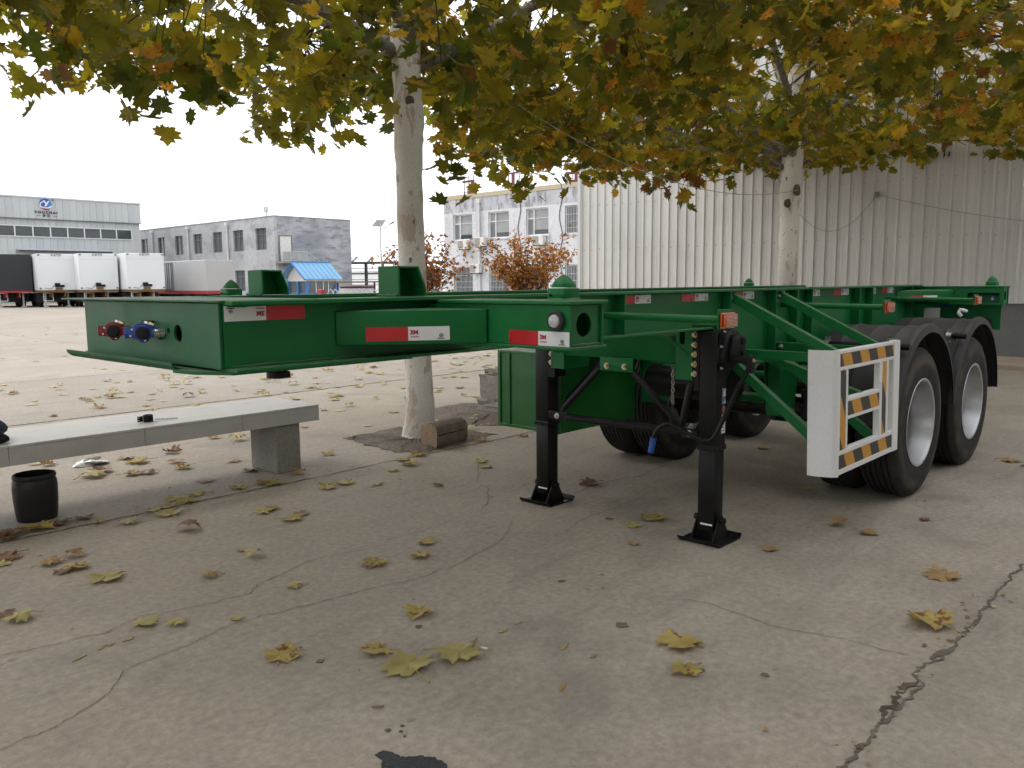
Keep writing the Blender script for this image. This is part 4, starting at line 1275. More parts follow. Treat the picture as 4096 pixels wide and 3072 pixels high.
def tape_face(p0, p1, z0, h=.049, off=.0014, mark=True):
    """on an upright face running from p0 to p1 in plan, read from the outside"""
    p0, p1 = Vector(p0), Vector(p1)
    d = (p1 - p0).normalized()
    nrm = Vector((-d.y, d.x)) * -1
    if nrm.x > 0: nrm = -nrm
    L = (p1 - p0).length / 2
    o = None
    for q, (mt, nm) in enumerate(((tape_white, 'reflective_strip'), (tape_red, 'red_half'))):
        a0 = p0 + d * (L if q == 0 else 0)
        a1 = a0 + d * L
        b_ = MB()
        i0, i1 = a0 + nrm * .0004, a1 + nrm * .0004
        o0, o1 = a0 + nrm * off, a1 + nrm * off
        b_.hexa([(i0.x, i0.y, z0), (i1.x, i1.y, z0), (o1.x, o1.y, z0), (o0.x, o0.y, z0), (i0.x, i0.y, z0 + h), (i1.x, i1.y, z0 + h), (o1.x, o1.y, z0 + h), (o0.x, o0.y, z0 + h)])
        ob = b_.build(nm, mt, T if o is None else o)
        if o is None: o = ob
    # lettering
    cu = bpy.data.curves.new('lettering', 'FONT'); cu.body = '3M'; cu.size = .021; cu.align_x = 'CENTER'; cu.align_y = 'CENTER'; cu.offset = .0010
    tmp = bpy.data.objects.new('lettering_tmp', cu); COL.objects.link(tmp)
    me = bpy.data.meshes.new_from_object(tmp.evaluated_get(bpy.context.evaluated_depsgraph_get()))
    bpy.data.objects.remove(tmp)
    ex = Vector((d.x, -d.y, 0)); ez = Vector((nrm.x, -nrm.y, 0))
    mt = Matrix((ex * 1.1, Vector((0, 0, 1)), ez)).transposed().to_4x4()
    c = p0 + d * (L + .021) + nrm * (off + .0008)
    mt.translation = W(c.x, c.y, z0 + h * .58) - W(*ORG[T.name])
    me.transform(mt); me.materials.clear(); me.materials.append(ink_red)
    lo = bpy.data.objects.new('lettering', me); COL.objects.link(lo); lo.parent = o
    b_ = MB()
    def slab(u0, u1, z0_, z1_):
        q0, q1 = p0 + d * u0 + nrm * (off + .0003), p0 + d * u1 + nrm * (off + .0003)
        r0, r1 = q0 + nrm * .0008, q1 + nrm * .0008
        b_.hexa([(q0.x, q0.y, z0_), (q1.x, q1.y, z0_), (r1.x, r1.y, z0_), (r0.x, r0.y, z0_), (q0.x, q0.y, z1_), (q1.x, q1.y, z1_), (r1.x, r1.y, z1_), (r0.x, r0.y, z1_)])
    u = 2 * L - .03
    for k in range(12):
        a0, a1 = 2 * math.pi * k / 12, 2 * math.pi * (k + 1) / 12
        um, zm = u + .0065 * math.cos((a0 + a1) / 2), z0 + h * .34 + .006 * math.sin((a0 + a1) / 2)
        slab(um - .0013, um + .0013, zm - .0013, zm + .0013)
    slab(u - .003, u + .003, z0 + h * .34 - .002, z0 + h * .34 + .002)
    slab(u - .014, u + .012, z0 + h * .13 - .0013, z0 + h * .13 + .0013)
    b_.build('approval_mark', ink_black, o)
    b_ = MB()
    for k in range(5):
        slab(L + .009 + k * .006, L + .0135 + k * .006, z0 + h * .27 - .0018, z0 + h * .27 + .0018)
    b_.build('small_print', ink_red, o)
    return o


tape_face((-.100, .966), (-.100, 1.236), 1.2722)
d_ = (Vector((-.112, .868)) - Vector((-.533, .546)))
pA = Vector((-.533, .546)) + d_ * .195
pB = pA + d_.normalized() * .293
tape_face(pA, pB, 1.285)
# far beam tape glimpsed behind the near beam
ft = MB(); ft.box(1.05, 1.30, -.5445, -.5425, 1.374, 1.42)
ft.build('reflective_strip', tape_red, T)

# round front marker lamp
lm = MB()
lm.lathe([(0, .033), (-.012, .035), (-.018, .032), (-.018, .022)], (-.100, 1.185, 1.357), 's', 28)
lo = lm.build('marker_lamp', plastic_black, T)
ln = MB()
ln.lathe([(-.017, .0225), (-.024, .020), (-.028, .013), (-.0295, .001)], (-.100, 1.185, 1.357), 's', 24)
ln.build('lens', lens_clear, lo)


# ---- air couplings on the front plate, turned to the near side on elbows
def coupling(c, mat, ang=30, w=1.0):
    """c: centre; ang: how far the face is turned from the near side to the front"""
    a = R(ang)
    n = Vector((-math.sin(a), math.cos(a), 0))
    r = Vector((math.cos(a), math.sin(a), 0))
    u = Vector((0, 0, 1))
    c = Vector(c)

    def at(x, y, d): return tuple(c + r * x * w + u * y + n * d)

    def slab(out, d0, d1):
        q = MB(); k_ = len(out)
        q.add([at(x, y, d0) for x, y in out] + [at(x, y, d1) for x, y in out], [tuple(range(k_)), tuple(range(k_, 2 * k_))] + [(i, (i + 1) % k_, (i + 1) % k_ + k_, i + k_) for i in range(k_)])
        return q

    def ring(prof, k_=26):
        q = MB()
        for d, rad in prof:
            q.v += [at(rad * math.cos(2 * math.pi * j / k_) / w, rad * math.sin(2 * math.pi * j / k_), d) for j in range(k_)]
        for i in range(len(prof) - 1):
            for j in range(k_):
                q.f.append((i * k_ + j, i * k_ + (j + 1) % k_, (i + 1) * k_ + (j + 1) % k_, (i + 1) * k_ + j)); q.mi.append(0)
        return q

    out = [(-.050, -.020), (-.053, -.001), (-.050, .022), (-.040, .017), (-.030, .018), (-.023, .026), (-.012, .031), (.000, .032), (.012, .030),
           (.024, .026), (.035, .017), (.043, .014), (.051, .012), (.051, -.026), (.042, -.021), (.033, -.016), (.021, -.018), (.015, -.029), (.008, -.034), (.000, -.035), (-.008, -.031),
           (-.014, -.024), (-.025, -.018), (-.040, -.016)]
    o = slab(out, -.012, .008).build('air_coupling', mat, T, bevel=.003, seg=2)
    ring([(.008, .0265), (.013, .0262), (.015, .0235), (.015, .0225)]).build('housing_ring', mat, o)
    ring([(.0135, .0222), (.019, .0218), (.023, .017), (.024, .001)]).build('rubber_cap', rubber, o)
    for x, y in ((-.029, .012), (-.034, -.010), (.007, -.026)):
        q = MB(); q.tube([at(x, y, .007), at(x, y, .012)], .0038, 6); q.build('screw', zinc_white, o)
    q = MB(); q.tube([at(.016, .026, 0), at(.024, .031, .004), at(.036, .024, .008)], [.005, .008, .006], 10); q.build('brass_spigot', zinc, o)
    q = MB(); q.tube([at(.010, .030, .0), at(.012, .035, .006)], [.005, .006], 8); q.build('clip', zinc_white, o)
    q = MB(); q.tube([at(-.02, 0, -.012), at(-.01, 0, -.03), (-.957, c.y - .012, c.z)], .016, 12); q.build('elbow', mat, o)
    return o


coupling((-1.008, -.135, 1.324), valve_red)
coupling((-1.008, .105, 1.326), valve_blue, 30, 1.1)
b_ = MB(); b_.tube([(-.957, .125, 1.324), (-.975, .127, 1.324), (-.977, .150, 1.324), (-.957, .152, 1.324)], .015, 12)
b_.build('pipe_fitting', zinc_white, T)
b_ = MB(); b_.box(-.985, -.957, .04, .08, 1.350, 1.364)
b_.build('valve_bracket', black_paint, T, bevel=.002)

# ---- landing gear
for sg in (1, -1):
    tc = .628 * sg
    sl = 1.955 if sg > 0 else 1.985
    L_ = MB()
    L_.box(sl - .057, sl + .057, tc - .056, tc + .056, .545, 1.204)
    leg = L_.build('landing_leg', black_paint, T, bevel=.008, seg=2)
    c_ = MB(); c_.box(sl - .062, sl + .062, tc - .061, tc + .061, .530, .560)
    c_.build('leg_collar', black_paint, leg, bevel=.004)
    c_ = MB(); c_.box(sl - .0535, sl + .0535, tc - .0525, tc + .0525, .060, .533)
    c_.build('inner_tube', black_paint, leg, bevel=.006, seg=2)
    f_ = MB()
    prof = [(-.137, .030), (-.118, .0095), (-.11, .0085), (.11, .0085), (.118, .0095), (.137, .030)]
    for (a, z0), (b_, z1) in zip(prof, prof[1:]):
        f_.hexa([(sl + a, tc - .131, z0), (sl + b_, tc - .131, z1), (sl + b_, tc + .131, z1), (sl + a, tc + .131, z0),
                 (sl + a, tc - .131, z0 - .008), (sl + b_, tc - .131, z1 - .008), (sl + b_, tc + .131, z1 - .008), (sl + a, tc + .131, z0 - .008)])
    foot = f_.build('foot_plate', black_paint, T)
    for q in (-1, 1):
        g = MB()
        pr = [(-.098, .009), (.098, .009), (.034, .118)]
        pr += [(.032 * math.cos(a), .122 + .032 * math.sin(a)) for a in (R(20), R(60), R(90), R(120), R(160))]
        pr += [(-.034, .118)]
        g.prism([(sl + a, z) for a, z in pr], 't', tc + q * .064, tc + q * .072)
        g.build('foot_gusset', black_paint, foot)
        g = MB(); g.cyl((sl, tc + q * .072, .122), 't', 0, q * .022, .019, 16); g.cyl((sl, tc + q * .094, .122), 't', 0, q * .006, .009, 10)
        g.build('pin', black_paint, foot)
    g = MB(); g.cyl((sl, tc, .122), 't', -.066, .066, .014, 12); g.build('pin_shaft', black_paint, foot)
    g = MB(); g.box(sl - .0562, sl - .0542, tc - .03, tc + .045, .096, .106); g.build('sticker', ink_white, foot)
    # bolting flange and frame bracket
    g = MB(); g.box(sl - .058, sl + .058, tc - sg * .117, tc - sg * .0565, .862, 1.196)
    fl = g.build('bolting_flange', black_paint, T, bevel=.003)
    for k in range(5):
        bolt(fl, (sl - .058, tc - sg * .088, .962 + k * .0555), 's', -1, .012, .012)
    g = MB()
    g.plate([(sg * .425, .925), (sg * .535, .925), (sg * .535, 1.232), (sg * .425, 1.222)],
            [[(sg * a, z) for a, z in [(.450, 1.140), (.455, 1.130), (.466, 1.126), (.478, 1.130), (.484, 1.140), (.484, 1.196), (.478, 1.206), (.466, 1.210), (.455, 1.206), (.450, 1.196)]]], 's', sl - .070, sl - .060)
    g.build('leg_bracket', green, T, bevel=.001)
    g = MB(); g.box(sl - .060, sl + .2, sg * .425, sg * .433, .925, 1.222)
    g.build('leg_bracket_web', green, T)
    g = MB()
    g.prism([(sl - .09, sg * .36), (sl - .09, sg * .545), (sl + .05, sg * .60), (sl + .22, sg * .60), (sl + .22, sg * .36)], 'z', 1.2335, 1.243)
    g.build('bracket_cap', green, T, bevel=.002)

# bent cross plate between the brackets
cpz = MB()
up = [(-.50, 1.060), (-.385, 1.150), (-.345, 1.166), (.325, 1.168), (.375, 1.160), (.505, 1.066)]
N_ = len(up)
for (a, z0), (b_, z1) in zip(up, up[1:]):
    lo0, lo1 = max(1.012, z0 - .150), max(1.012, z1 - .150)
    cpz.hexa([(1.882, a, z0), (1.882, b_, z1), (1.935, b_, lo1), (1.935, a, lo0), (1.890, a, z0), (1.890, b_, z1), (1.943, b_, lo1), (1.943, a, lo0)])
    cpz.hexa([(1.878, a, z0), (1.878, b_, z1), (2.16, b_, z1), (2.16, a, z0), (1.878, a, z0 + .010), (1.878, b_, z1 + .010), (2.16, b_, z1 + .010), (2.16, a, z0 + .010)])
cpz.build('bent_cross_plate', green, T, smooth=40)
g = MB(); g.box(1.862, 1.872, -.098, .146, .944, 1.028)
cb = g.build('brace_bracket', green, T, bevel=.006, seg=2)
bolt(cb, (1.862, -.044, .975), 's', -1, .013); bolt(cb, (1.862, .088, .977), 's', -1, .013)
# cross tube and diagonal stays, ends beaten flat
g = MB()
g.tube([(1.935, -.46, .612), (1.935, -.40, .612), (1.935, -.36, .610), (1.935, .40, .612), (1.935, .47, .614)], [.012, .022, .024, .024, .016], 10)
cross = g.build('cross_tube', black_paint, T)
g = MB(); g.box(1.917, 1.927, -.56, -.395, .586, .640); g.box(1.917, 1.927, .45, .56, .580, .640)
g.build('tube_end', black_paint, cross, bevel=.003)
bolt(cross, (1.917, -.485, .612), 's', -1, .013, mat=zinc_white); bolt(cross, (1.917, .505, .612), 's', -1, .013, mat=zinc_white)
for a, b_ in (((-.425, .655), (-.105, .958)), ((.455, .655), (.118, .962))):
    g = MB()
    g.tube([(1.90, a[0], a[1]), (1.895, a[0] * .9 + b_[0] * .1, a[1] * .9 + b_[1] * .1), (1.885, a[0] * .12 + b_[0] * .88, a[1] * .12 + b_[1] * .88), (1.88, b_[0], b_[1])], [.012, .021, .021, .010], 10)
    g.build('diagonal_stay', black_paint, T)
for t_ in (.555, -.555):
    g = MB()
    g.tube([(2.02, t_ * .93, .67), (2.06, t_ * .92, .70), (2.42, t_ * .86, .96), (2.46, t_ * .86, .985)], [.010, .020, .020, .010], 8)
    g.build('rear_stay', black_paint, T)
g = MB(); g.tube([(1.905, .525, .915), (1.90, .515, .88), (1.90, .475, .70), (1.90, .465, .655)], [.020, .024, .020, .020], 10)
g.build('hook_strap', black_paint, T)

# gearbox on the near leg, crank and grip
gb = MB()
pr = [(1.935, 1.214), (2.000, 1.218), (2.062, 1.195), (2.092, 1.140), (2.085, 1.075), (2.050, 1.020), (1.985, .990), (1.920, .996), (1.885, 1.040), (1.880, 1.085), (1.900, 1.135), (1.905, 1.180)]
gb.prism(pr, 't', .684, .735)
gx = gb.build('gearbox', black_paint, T, bevel=.010, seg=2)
cxy = (1.985, 1.10)
g = MB(); g.prism([(cxy[0] + (a - cxy[0]) * 1.07, cxy[1] + (b_ - cxy[1]) * 1.07) for a, b_ in pr], 't', .698, .708)
g.build('gearbox_flange', black_paint, gx, bevel=.002)
g = MB(); g.prism([(2.0 + (a - cxy[0]) * .72, 1.105 + (b_ - cxy[1]) * .74) for a, b_ in pr], 't', .730, .765)
g.build('gearbox_cover', black_paint, gx, bevel=.010, seg=2)
for a, z in ((1.925, 1.205), (1.893, 1.125), (1.895, 1.005)):
    bolt(gx, (a, .708, z), 't', 1, .006, .006, zinc_white)
g = MB(); g.cyl((2.035, .765, 1.150), 't', 0, .010, .020, 18); g.build('boss', black_paint, gx)
g = MB(); g.cyl((2.03, .765, 1.085), 't', 0, .012, .012, 14); g.build('boss', black_paint, gx)
g = MB(); g.cyl((1.950, .73, 1.054), 't', 0, .135, .019, 16); g.cyl((1.950, .840, 1.054), 't', 0, .03, .032, 18)
g.build('crank_shaft', black_paint, gx)
g = MB(); g.prism([(1.925, .985), (1.97, .985), (1.985, 1.06), (1.968, 1.085), (1.93, 1.085), (1.915, 1.06)], 't', .845, .872)
fork = g.build('crank_fork', black_paint, gx, bevel=.005)
bolt(fork, (1.950, .872, 1.052), 't', 1, .009, .006)
g = MB()
cr = [(1.944, .858, 1.02), (1.905, .805, .90), (1.862, .756, .745), (1.835, .722, .645), (1.832, .700, .613), (1.83, .674, .600), (1.83, .640, .602), (1.83, .600, .612), (1.83, .524, .637), (1.83, .470, .662),
      (1.83, .425, .672), (1.83, .385, .660), (1.83, .350, .632), (1.83, .330, .604), (1.83, .318, .570), (1.83, .304, .496)]
g.tube(cr, .0135, 12)
ck = g.build('crank_handle', black_paint, T, smooth=50)
g = MB(); g.tube([(1.83, .3195, .577), (1.83, .3025, .488)], .0185, 14)
g.build('grip', grip_blue, ck)
# stickers on the near leg
lt = .628 + .0562
g = MB(); g.box(1.958, 2.003, lt, lt + .001, .792, .886)
sk = g.build('maker_sticker', sticker_blue, T)
g = MB(); g.box(1.975, 1.998, lt + .0012, lt + .0016, .836, .868); g.box(1.963, 1.999, lt + .0012, lt + .0016, .822, .824); g.box(1.963, 1.999, lt + .0012, lt + .0016, .815, .817)
for q in range(6): g.box(1.962, 1.972, lt + .0012, lt + .0016, .832 + q * .006, .835 + q * .006)
for q in range(3): g.box(1.963, 1.985, lt + .0012, lt + .0016, .797 + q * .005, .799 + q * .005)
g.box(1.989, 2.0, lt + .0012, lt + .0016, .796, .811)
g.build('sticker_print', ink_white, sk)
text_mesh('Fuwa', .019, ink_white, 'lettering', sk, (1.981, lt + .0016, .876), 'n', bold=.0006)
g = MB(); g.prism(oval(1.98, .762, .016, .022, 20), 't', lt, lt + .001); g.build('round_sticker', sticker_pink, T)
g = MB(); g.box(1.962, 2.003, lt, lt + .001, .625, .735); wt = g.build('white_label', tape_white, T)
g = MB()
for q in range(4): g.box(1.968, 1.995, lt + .0012, lt + .0016, .64 + q * .018, .644 + q * .018)
g.build('label_print', ink_black, wt)

# chain
ch = MB()
rr = random.Random(9)
for k in range(10):
    zc = .985 - k * .0235
    cx_, ct = 1.98 + rr.uniform(-.003, .003), .351 + rr.uniform(-.003, .003)
    pts = []
    for j in range(13):
        a = 2 * math.pi * j / 12
        u, v_ = .0085 * math.cos(a), .0155 * math.sin(a)
        pts.append((cx_ + (u if k % 2 else .002), ct + (.002 if k % 2 else u), zc + v_))
    ch.tube(pts, .0030, 6, caps=False)
ch.build('chain', chain_mat, T)
g = MB(); g.box(1.95, 2.01, .30, .40, .992, 1.004); g.build('chain_bracket', green, T)

# ---- tool box slung under the far beam
tb = MB(); tb.box(2.100, 3.00, -1.184, -.605, .448, 1.002)
tbx = tb.build('tool_box', green_box, T, bevel=.004)
for (a0, a1, c0, c1) in ((-1.184, -.605, .448, .470), (-1.184, -.605, .985, 1.002), (-1.184, -1.160, .4705, .9845), (-.629, -.605, .4705, .9845), (-1.100, -1.065, .4705, .9845)):
    g = MB(); g.box(2.088, 2.0995, a0, a1, c0, c1); g.build('box_rim', green_box, tbx, bevel=.002)
for sgm in (2.25, 2.85):
    g = MB(); g.box(sgm - .02, sgm + .02, -.64, -.56, .99, 1.0); g.box(sgm - .02, sgm + .02, -.60, -.59, 1.0, 1.1); g.build('box_hanger', green, tbx)
g = MB(); g.tube([(2.2, -.85, 1.02), (2.4, -.84, 1.035), (2.6, -.8, 1.02)], .018, 8); g.build('air_hose', black_paint, T)

# ---- side pipes with amber lamps
for s in (1.0, 3.0, 5.02):
    g = MB(); g.tube([(s, .5435, 1.325), (s, 1.205, 1.318)], .0175, 12)
    p_ = g.build('lamp_pipe', green, T)
    g = MB(); g.box(s - .07, s + .055, 1.2065, 1.212, 1.280, 1.365)
    g.build('lamp_plate', green, p_, bevel=.001)
    g = MB(); g.box(s - .058, s + .062, 1.2125, 1.222, 1.284, 1.350); g.build('lamp_base', lens_amber, p_, bevel=.003)
    g = MB(); g.box(s - .050, s + .058, 1.2225, 1.238, 1.289, 1.346)
    lp = g.build('amber_lamp', lens_amber, p_, bevel=.006, seg=2)
    g = MB()
    for q in range(9):
        z = 1.292 + q * .006
        g.box(s - .044, s + .052, 1.2384, 1.2392, z, z + .003)
    g.build('film_creases', film, p_)

# ---- side guard: white curved nose sheet and frame with hazard strips
TG = 1.236
sheet = [(2.175, 1.2555), (2.155, 1.2545), (2.135, 1.235), (2.118, 1.200), (2.107, 1.165), (2.103, 1.135), (2.108, 1.11)]


def lean(s, z): return s + .062 * (1.112 - z)


sh = MB()
for (a, b_), (c, d) in zip(sheet, sheet[1:]):
    z0, z1 = .418, 1.114
    sh.hexa([(lean(a, z0), b_, z0), (lean(c, z0), d, z0), (lean(c, z0) + .001, d - .003, z0), (lean(a, z0), b_ - .003, z0), (lean(a, z1), b_, z1), (lean(c, z1), d, z1), (lean(c, z1) + .001, d - .003, z1), (lean(a, z1), b_ - .003, z1)])
sh.build('guard_nose_sheet', white_paint, T, smooth=60)


def lean_bar(a, b_, c, d, t0, t1, name, mat, bev):
    q = MB()
    q.hexa([(lean(a, c), t0, c), (lean(b_, c), t0, c), (lean(b_, c), t1, c), (lean(a, c), t1, c), (lean(a, d), t0, d), (lean(b_, d), t0, d), (lean(b_, d), t1, d), (lean(a, d), t1, d)])
    return q.build(name, mat, T, bevel=bev)


for a, b_, c, d in [(2.165, 3.028, 1.092, 1.112), (2.165, 3.028, 1.001, 1.022), (2.165, 3.028, .423, .455), (2.165, 3.028, .533, .560), (2.300, 2.790, .822, .845), (2.300, 2.790, .722, .742),
                    (3.030, 3.135, .420, 1.115), (2.172, 2.192, .5605, 1.0005), (2.270, 2.300, .5605, 1.0005), (2.790, 2.835, .5605, 1.0005), (2.906, 2.942, .5605, 1.0005)]:
    lean_bar(a, b_, c, d, TG - .018, TG + .018, 'guard_bar', white_paint, .003)
for a, b_, c, d in [(2.165, 3.028, 1.0225, 1.0915), (2.165, 3.028, .4555, .5325), (2.300, 2.790, .7425, .8215), (2.1925, 2.2695, .5605, 1.0005), (2.8355, 2.9055, .5605, 1.0005)]:
    lean_bar(a, b_, c, d, TG - .004, TG + .0165, 'hazard_strip', hazard, 0)


def angle_bar(p, q, w=.05, name='guard_arm'):
    """L-section bar between two points of one cross plane"""
    p, q = Vector(p), Vector(q)
    d = (q - p).normalized()
    up = Vector((1, 0, 0)).cross(d).normalized()
    if up.z < 0: up = -up
    b_ = MB()
    for o, e in ((up * 0, up * w), ):
        b_.hexa([p + o, q + o, q + e, p + e, p + o + Vector((.006, 0, 0)), q + o + Vector((.006, 0, 0)), q + e + Vector((.006, 0, 0)), p + e + Vector((.006, 0, 0))])
    x0, x1 = Vector((.0065, 0, 0)), Vector((w, 0, 0))
    a = up * (w - .006)
    b_.hexa([p + a + x0, q + a + x0, q + a + x1, p + a + x1, p + up * w + x0, q + up * w + x0, q + up * w + x1, p + up * w + x1])
    return b_.build(name, green, T)


for s in (2.24, 2.88):
    angle_bar((s, .548, 1.375), (s, 1.215, 1.045))
    angle_bar((s, .548, 1.035), (s, 1.215, 1.035), .05)
    angle_bar((s, .560, .990), (s, 1.215, .480))
    bolt(T, (s, .575, 1.385), 's', -1, .012, mat=zinc_white)
bolt(T, (2.88, .60, 1.06), 's', -1, .012, mat=zinc_white)
angle_bar((2.55, .62, 1.0), (2.55, 1.215, .80))

# ---- axles, wheels, suspension
tyre_prof = [(-.128, .300), (-.140, .345), (-.142, .400), (-.136, .455), (-.122, .488), (-.108, .5000), (-.098, .5120)]
g_ = []
for k in range(5):
    c = -.075 + k * .0375
    g_ += [(c - .0155, .5150), (c - .006, .5155), (c - .0052, .503), (c + .0052, .503), (c + .006, .5155), (c + .0155, .5150)]
tyre_prof += g_ + [(.098, .5120), (.108, .5000), (.122, .488), (.136, .455), (.142, .400), (.140, .345), (.128, .300)]
rim_prof = [(.128, .3025), (.136, .3060), (.139, .300), (.134, .288), (.118, .282), (.060, .276), (.030, .262), (-.03, .258), (-.10, .262), (-.115, .280), (-.134, .288), (-.138, .300), (-.128, .3025)]
disc_prof = [(-.085, .259), (-.098, .20), (-.080, .155), (-.078, .11), (-.08, .09)]
hub_prof = [(-.10, .092), (-.02, .088), (-.005, .070), (.0, .001)]
tm = MB(); tm.lathe(tyre_prof, (0, 0, 0), 't', 64)
tyre_me = tm.mesh('tyre', rubber, smooth=28)
rm = MB(); rm.lathe(rim_prof, (0, 0, 0), 't', 48); rm.lathe(disc_prof, (0, 0, 0), 't', 48)
rim_me = rm.mesh('rim', rim_grey, smooth=35)
hm = MB(); hm.lathe(hub_prof, (0, 0, 0), 't', 24)
for k in range(10):
    a = 2 * math.pi * k / 10
    hm.cyl((.1675 * math.cos(a), 0, .1675 * math.sin(a)), 't', -.085, -.05, .016, 6)
hub_me = hm.mesh('hub', steel_dark, smooth=30)
o0 = Vector(ORG[T.name])
for s in (3.775, 5.085):
    for tw in (1.078, .745, -.745, -1.078):
        flip = Matrix.Rotation(math.pi, 4, 'Z') if tw < 0 else Matrix.Identity(4)
        mt = Matrix.Translation(W(s - o0.x, tw, .510)) @ flip
        wh = link_copy(tyre_me, 'wheel', T, mt)
        wh.rotation_euler.y = random.Random(int(s * 10 + tw * 7)).uniform(0, 1)
        link_copy(rim_me, 'rim', wh)
        if abs(tw) > 1:
            link_copy(hub_me, 'hub', wh)
    g = MB(); g.tube([(s, -.62, .51), (s, .62, .51)], .065, 14); g.build('axle', black_paint, T)
    for tw in (.56, -.56):
        g = MB(); g.lathe([(-.03, .20), (.03, .20), (.05, .12), (.05, .05)], (s, tw, .51), 't', 24); g.build('brake_drum', black_paint, T)
    for tw in (.46, -.46):
        g = MB()
        for k in range(5):
            Ls = .55 - k * .07
            pts = [(s - Ls + 2 * Ls * i / 10, .69 - .12 * (1 - ((i - 5) / 5) ** 2) - k * .014 + .0) for i in range(11)]
            for (a, z0), (b_, z1) in zip(pts, pts[1:]):
                g.hexa([(a, tw - .045, z0), (b_, tw - .045, z1), (b_, tw + .045, z1), (a, tw + .045, z0), (a, tw - .045, z0 + .012), (b_, tw - .045, z1 + .012), (b_, tw + .045, z1 + .012), (a, tw + .045, z0 + .012)])
        g.build('leaf_spring', black_paint, T)
        g = MB(); g.box(s - .09, s + .09, tw - .06, tw + .06, .44, .475); g.box(s - .09, s - .06, tw - .06, tw + .06, .475, .68); g.box(s + .06, s + .09, tw - .06, tw + .06, .475, .68)
        g.build('spring_clamp', black_paint, T, bevel=.004)
for s in (3.12, 4.43, 5.74):
    for tw in (.50, -.50):
        g = MB()
        g.prism([(s - .16, .985), (s + .16, .985), (s + .10, .575), (s - .10, .575)], 't', tw - .055, tw - .047)
        g.prism([(s - .16, .985), (s + .16, .985), (s + .10, .575), (s - .10, .575)], 't', tw + .047, tw + .055)
        g.box(s - .11, s - .10, tw - .0465, tw + .0465, .58, .98)
        hg = g.build('spring_hanger', green, T)
        for q in (-.06, .06):
            bolt(hg, (s + q, tw + (.055 if tw > 0 else -.055), .605), 't', 1 if tw > 0 else -1, .013, mat=zinc)
    g = MB(); g.tube([(s - .10, -.44, .69), (s - .10, .44, .69)], .034, 12); g.build('hanger_tube', green, T)
    g = MB(); g.tube([(s - .05, .47, .56), (s + .28, .47, .50), (s + .6, .47, .47)], .022, 8); g.build('torque_arm', black_paint, T)
g = MB(); g.lathe([(-.34, .001), (-.335, .09), (-.31, .118), (.31, .118), (.335, .09), (.34, .001)], (2.72, .05, .80), 't', 24); g.build('air_tank', black_paint, T)
for k, (pa, pb, pc) in enumerate([((2.3, .30, .95), (2.5, .25, .72), (2.9, .1, .70)), ((2.5, .35, .92), (2.7, .38, .62), (3.1, .32, .66)), ((2.6, .1, .95), (3.0, .3, .60), (3.4, .25, .58))]):
    g = MB()
    P0, P1, P2 = Vector(pa), Vector(pb), Vector(pc)
    g.tube([P0 * (1 - u) ** 2 + P1 * 2 * u * (1 - u) + P2 * u * u for u in [i / 10 for i in range(11)]], .009, 6)
    g.build('brake_hose', black_paint, T)
g = MB(); g.tube([(3.25, -.12, .60), (3.25, .0, .63), (3.27, .03, .60)], .012, 8); g.build('drain_valve', valve_blue, T)

# ---- mudguards with pressed ribs, and their black support tubes
mud_prof = [(.0, .635), (.012, .648), (.05, .656), (.125, .656), (.137, .662), (.150, .656), (.29, .656), (.302, .662), (.315, .656), (.455, .656), (.467, .662), (.48, .656), (.556, .656), (.566, .674), (.588, .677), (.606, .668), (.612, .640), (.616, .622)]
for s in (3.775, 5.085):
    g = MB()
    g.lathe([(h, r) for h, r in mud_prof], (s + .045, .624, .510), 't', 44, a0=R(4), a1=R(176))
    g.lathe([(h, r - .005) for h, r in mud_prof], (s + .045, .624, .510), 't', 44, a0=R(4), a1=R(176))
    mg = g.build('mudguard', plastic_black, T, smooth=50)
    g = MB()
    for q in range(4):
        a = R(126)
        for dz in (0,):
            x, z = s + .045 + .662 * math.cos(a), .51 + .662 * math.sin(a)
            tq = 1.085 + q * .022
            g.box(x - .03, x + .004, tq, tq + .009, z - .045, z + .030)
    g.build('clamp_slots', plastic_black, mg)
    ts_ = s - .435
    g = MB(); g.tube([(ts_, .545, 1.055), (ts_, 1.250, 1.055)], .021, 14)
    tbm = g.build('mudguard_tube', black_paint, T)
    for tq in (.72, 1.13):
        g = MB()
        g.lathe([(-.018, .025), (-.018, .0285), (-.006, .0285), (-.005, .026), (.005, .026), (.006, .0285), (.018, .0285), (.018, .025)], (ts_, tq, 1.055), 't', 18)
        g.box(ts_ - .006, ts_ + .006, tq - .016, tq + .016, 1.083, 1.108)
        g.box(ts_ - .006, ts_ + .006, tq - .016, tq + .016, 1.004, 1.026)
        g.build('clamp', zinc_white, tbm)

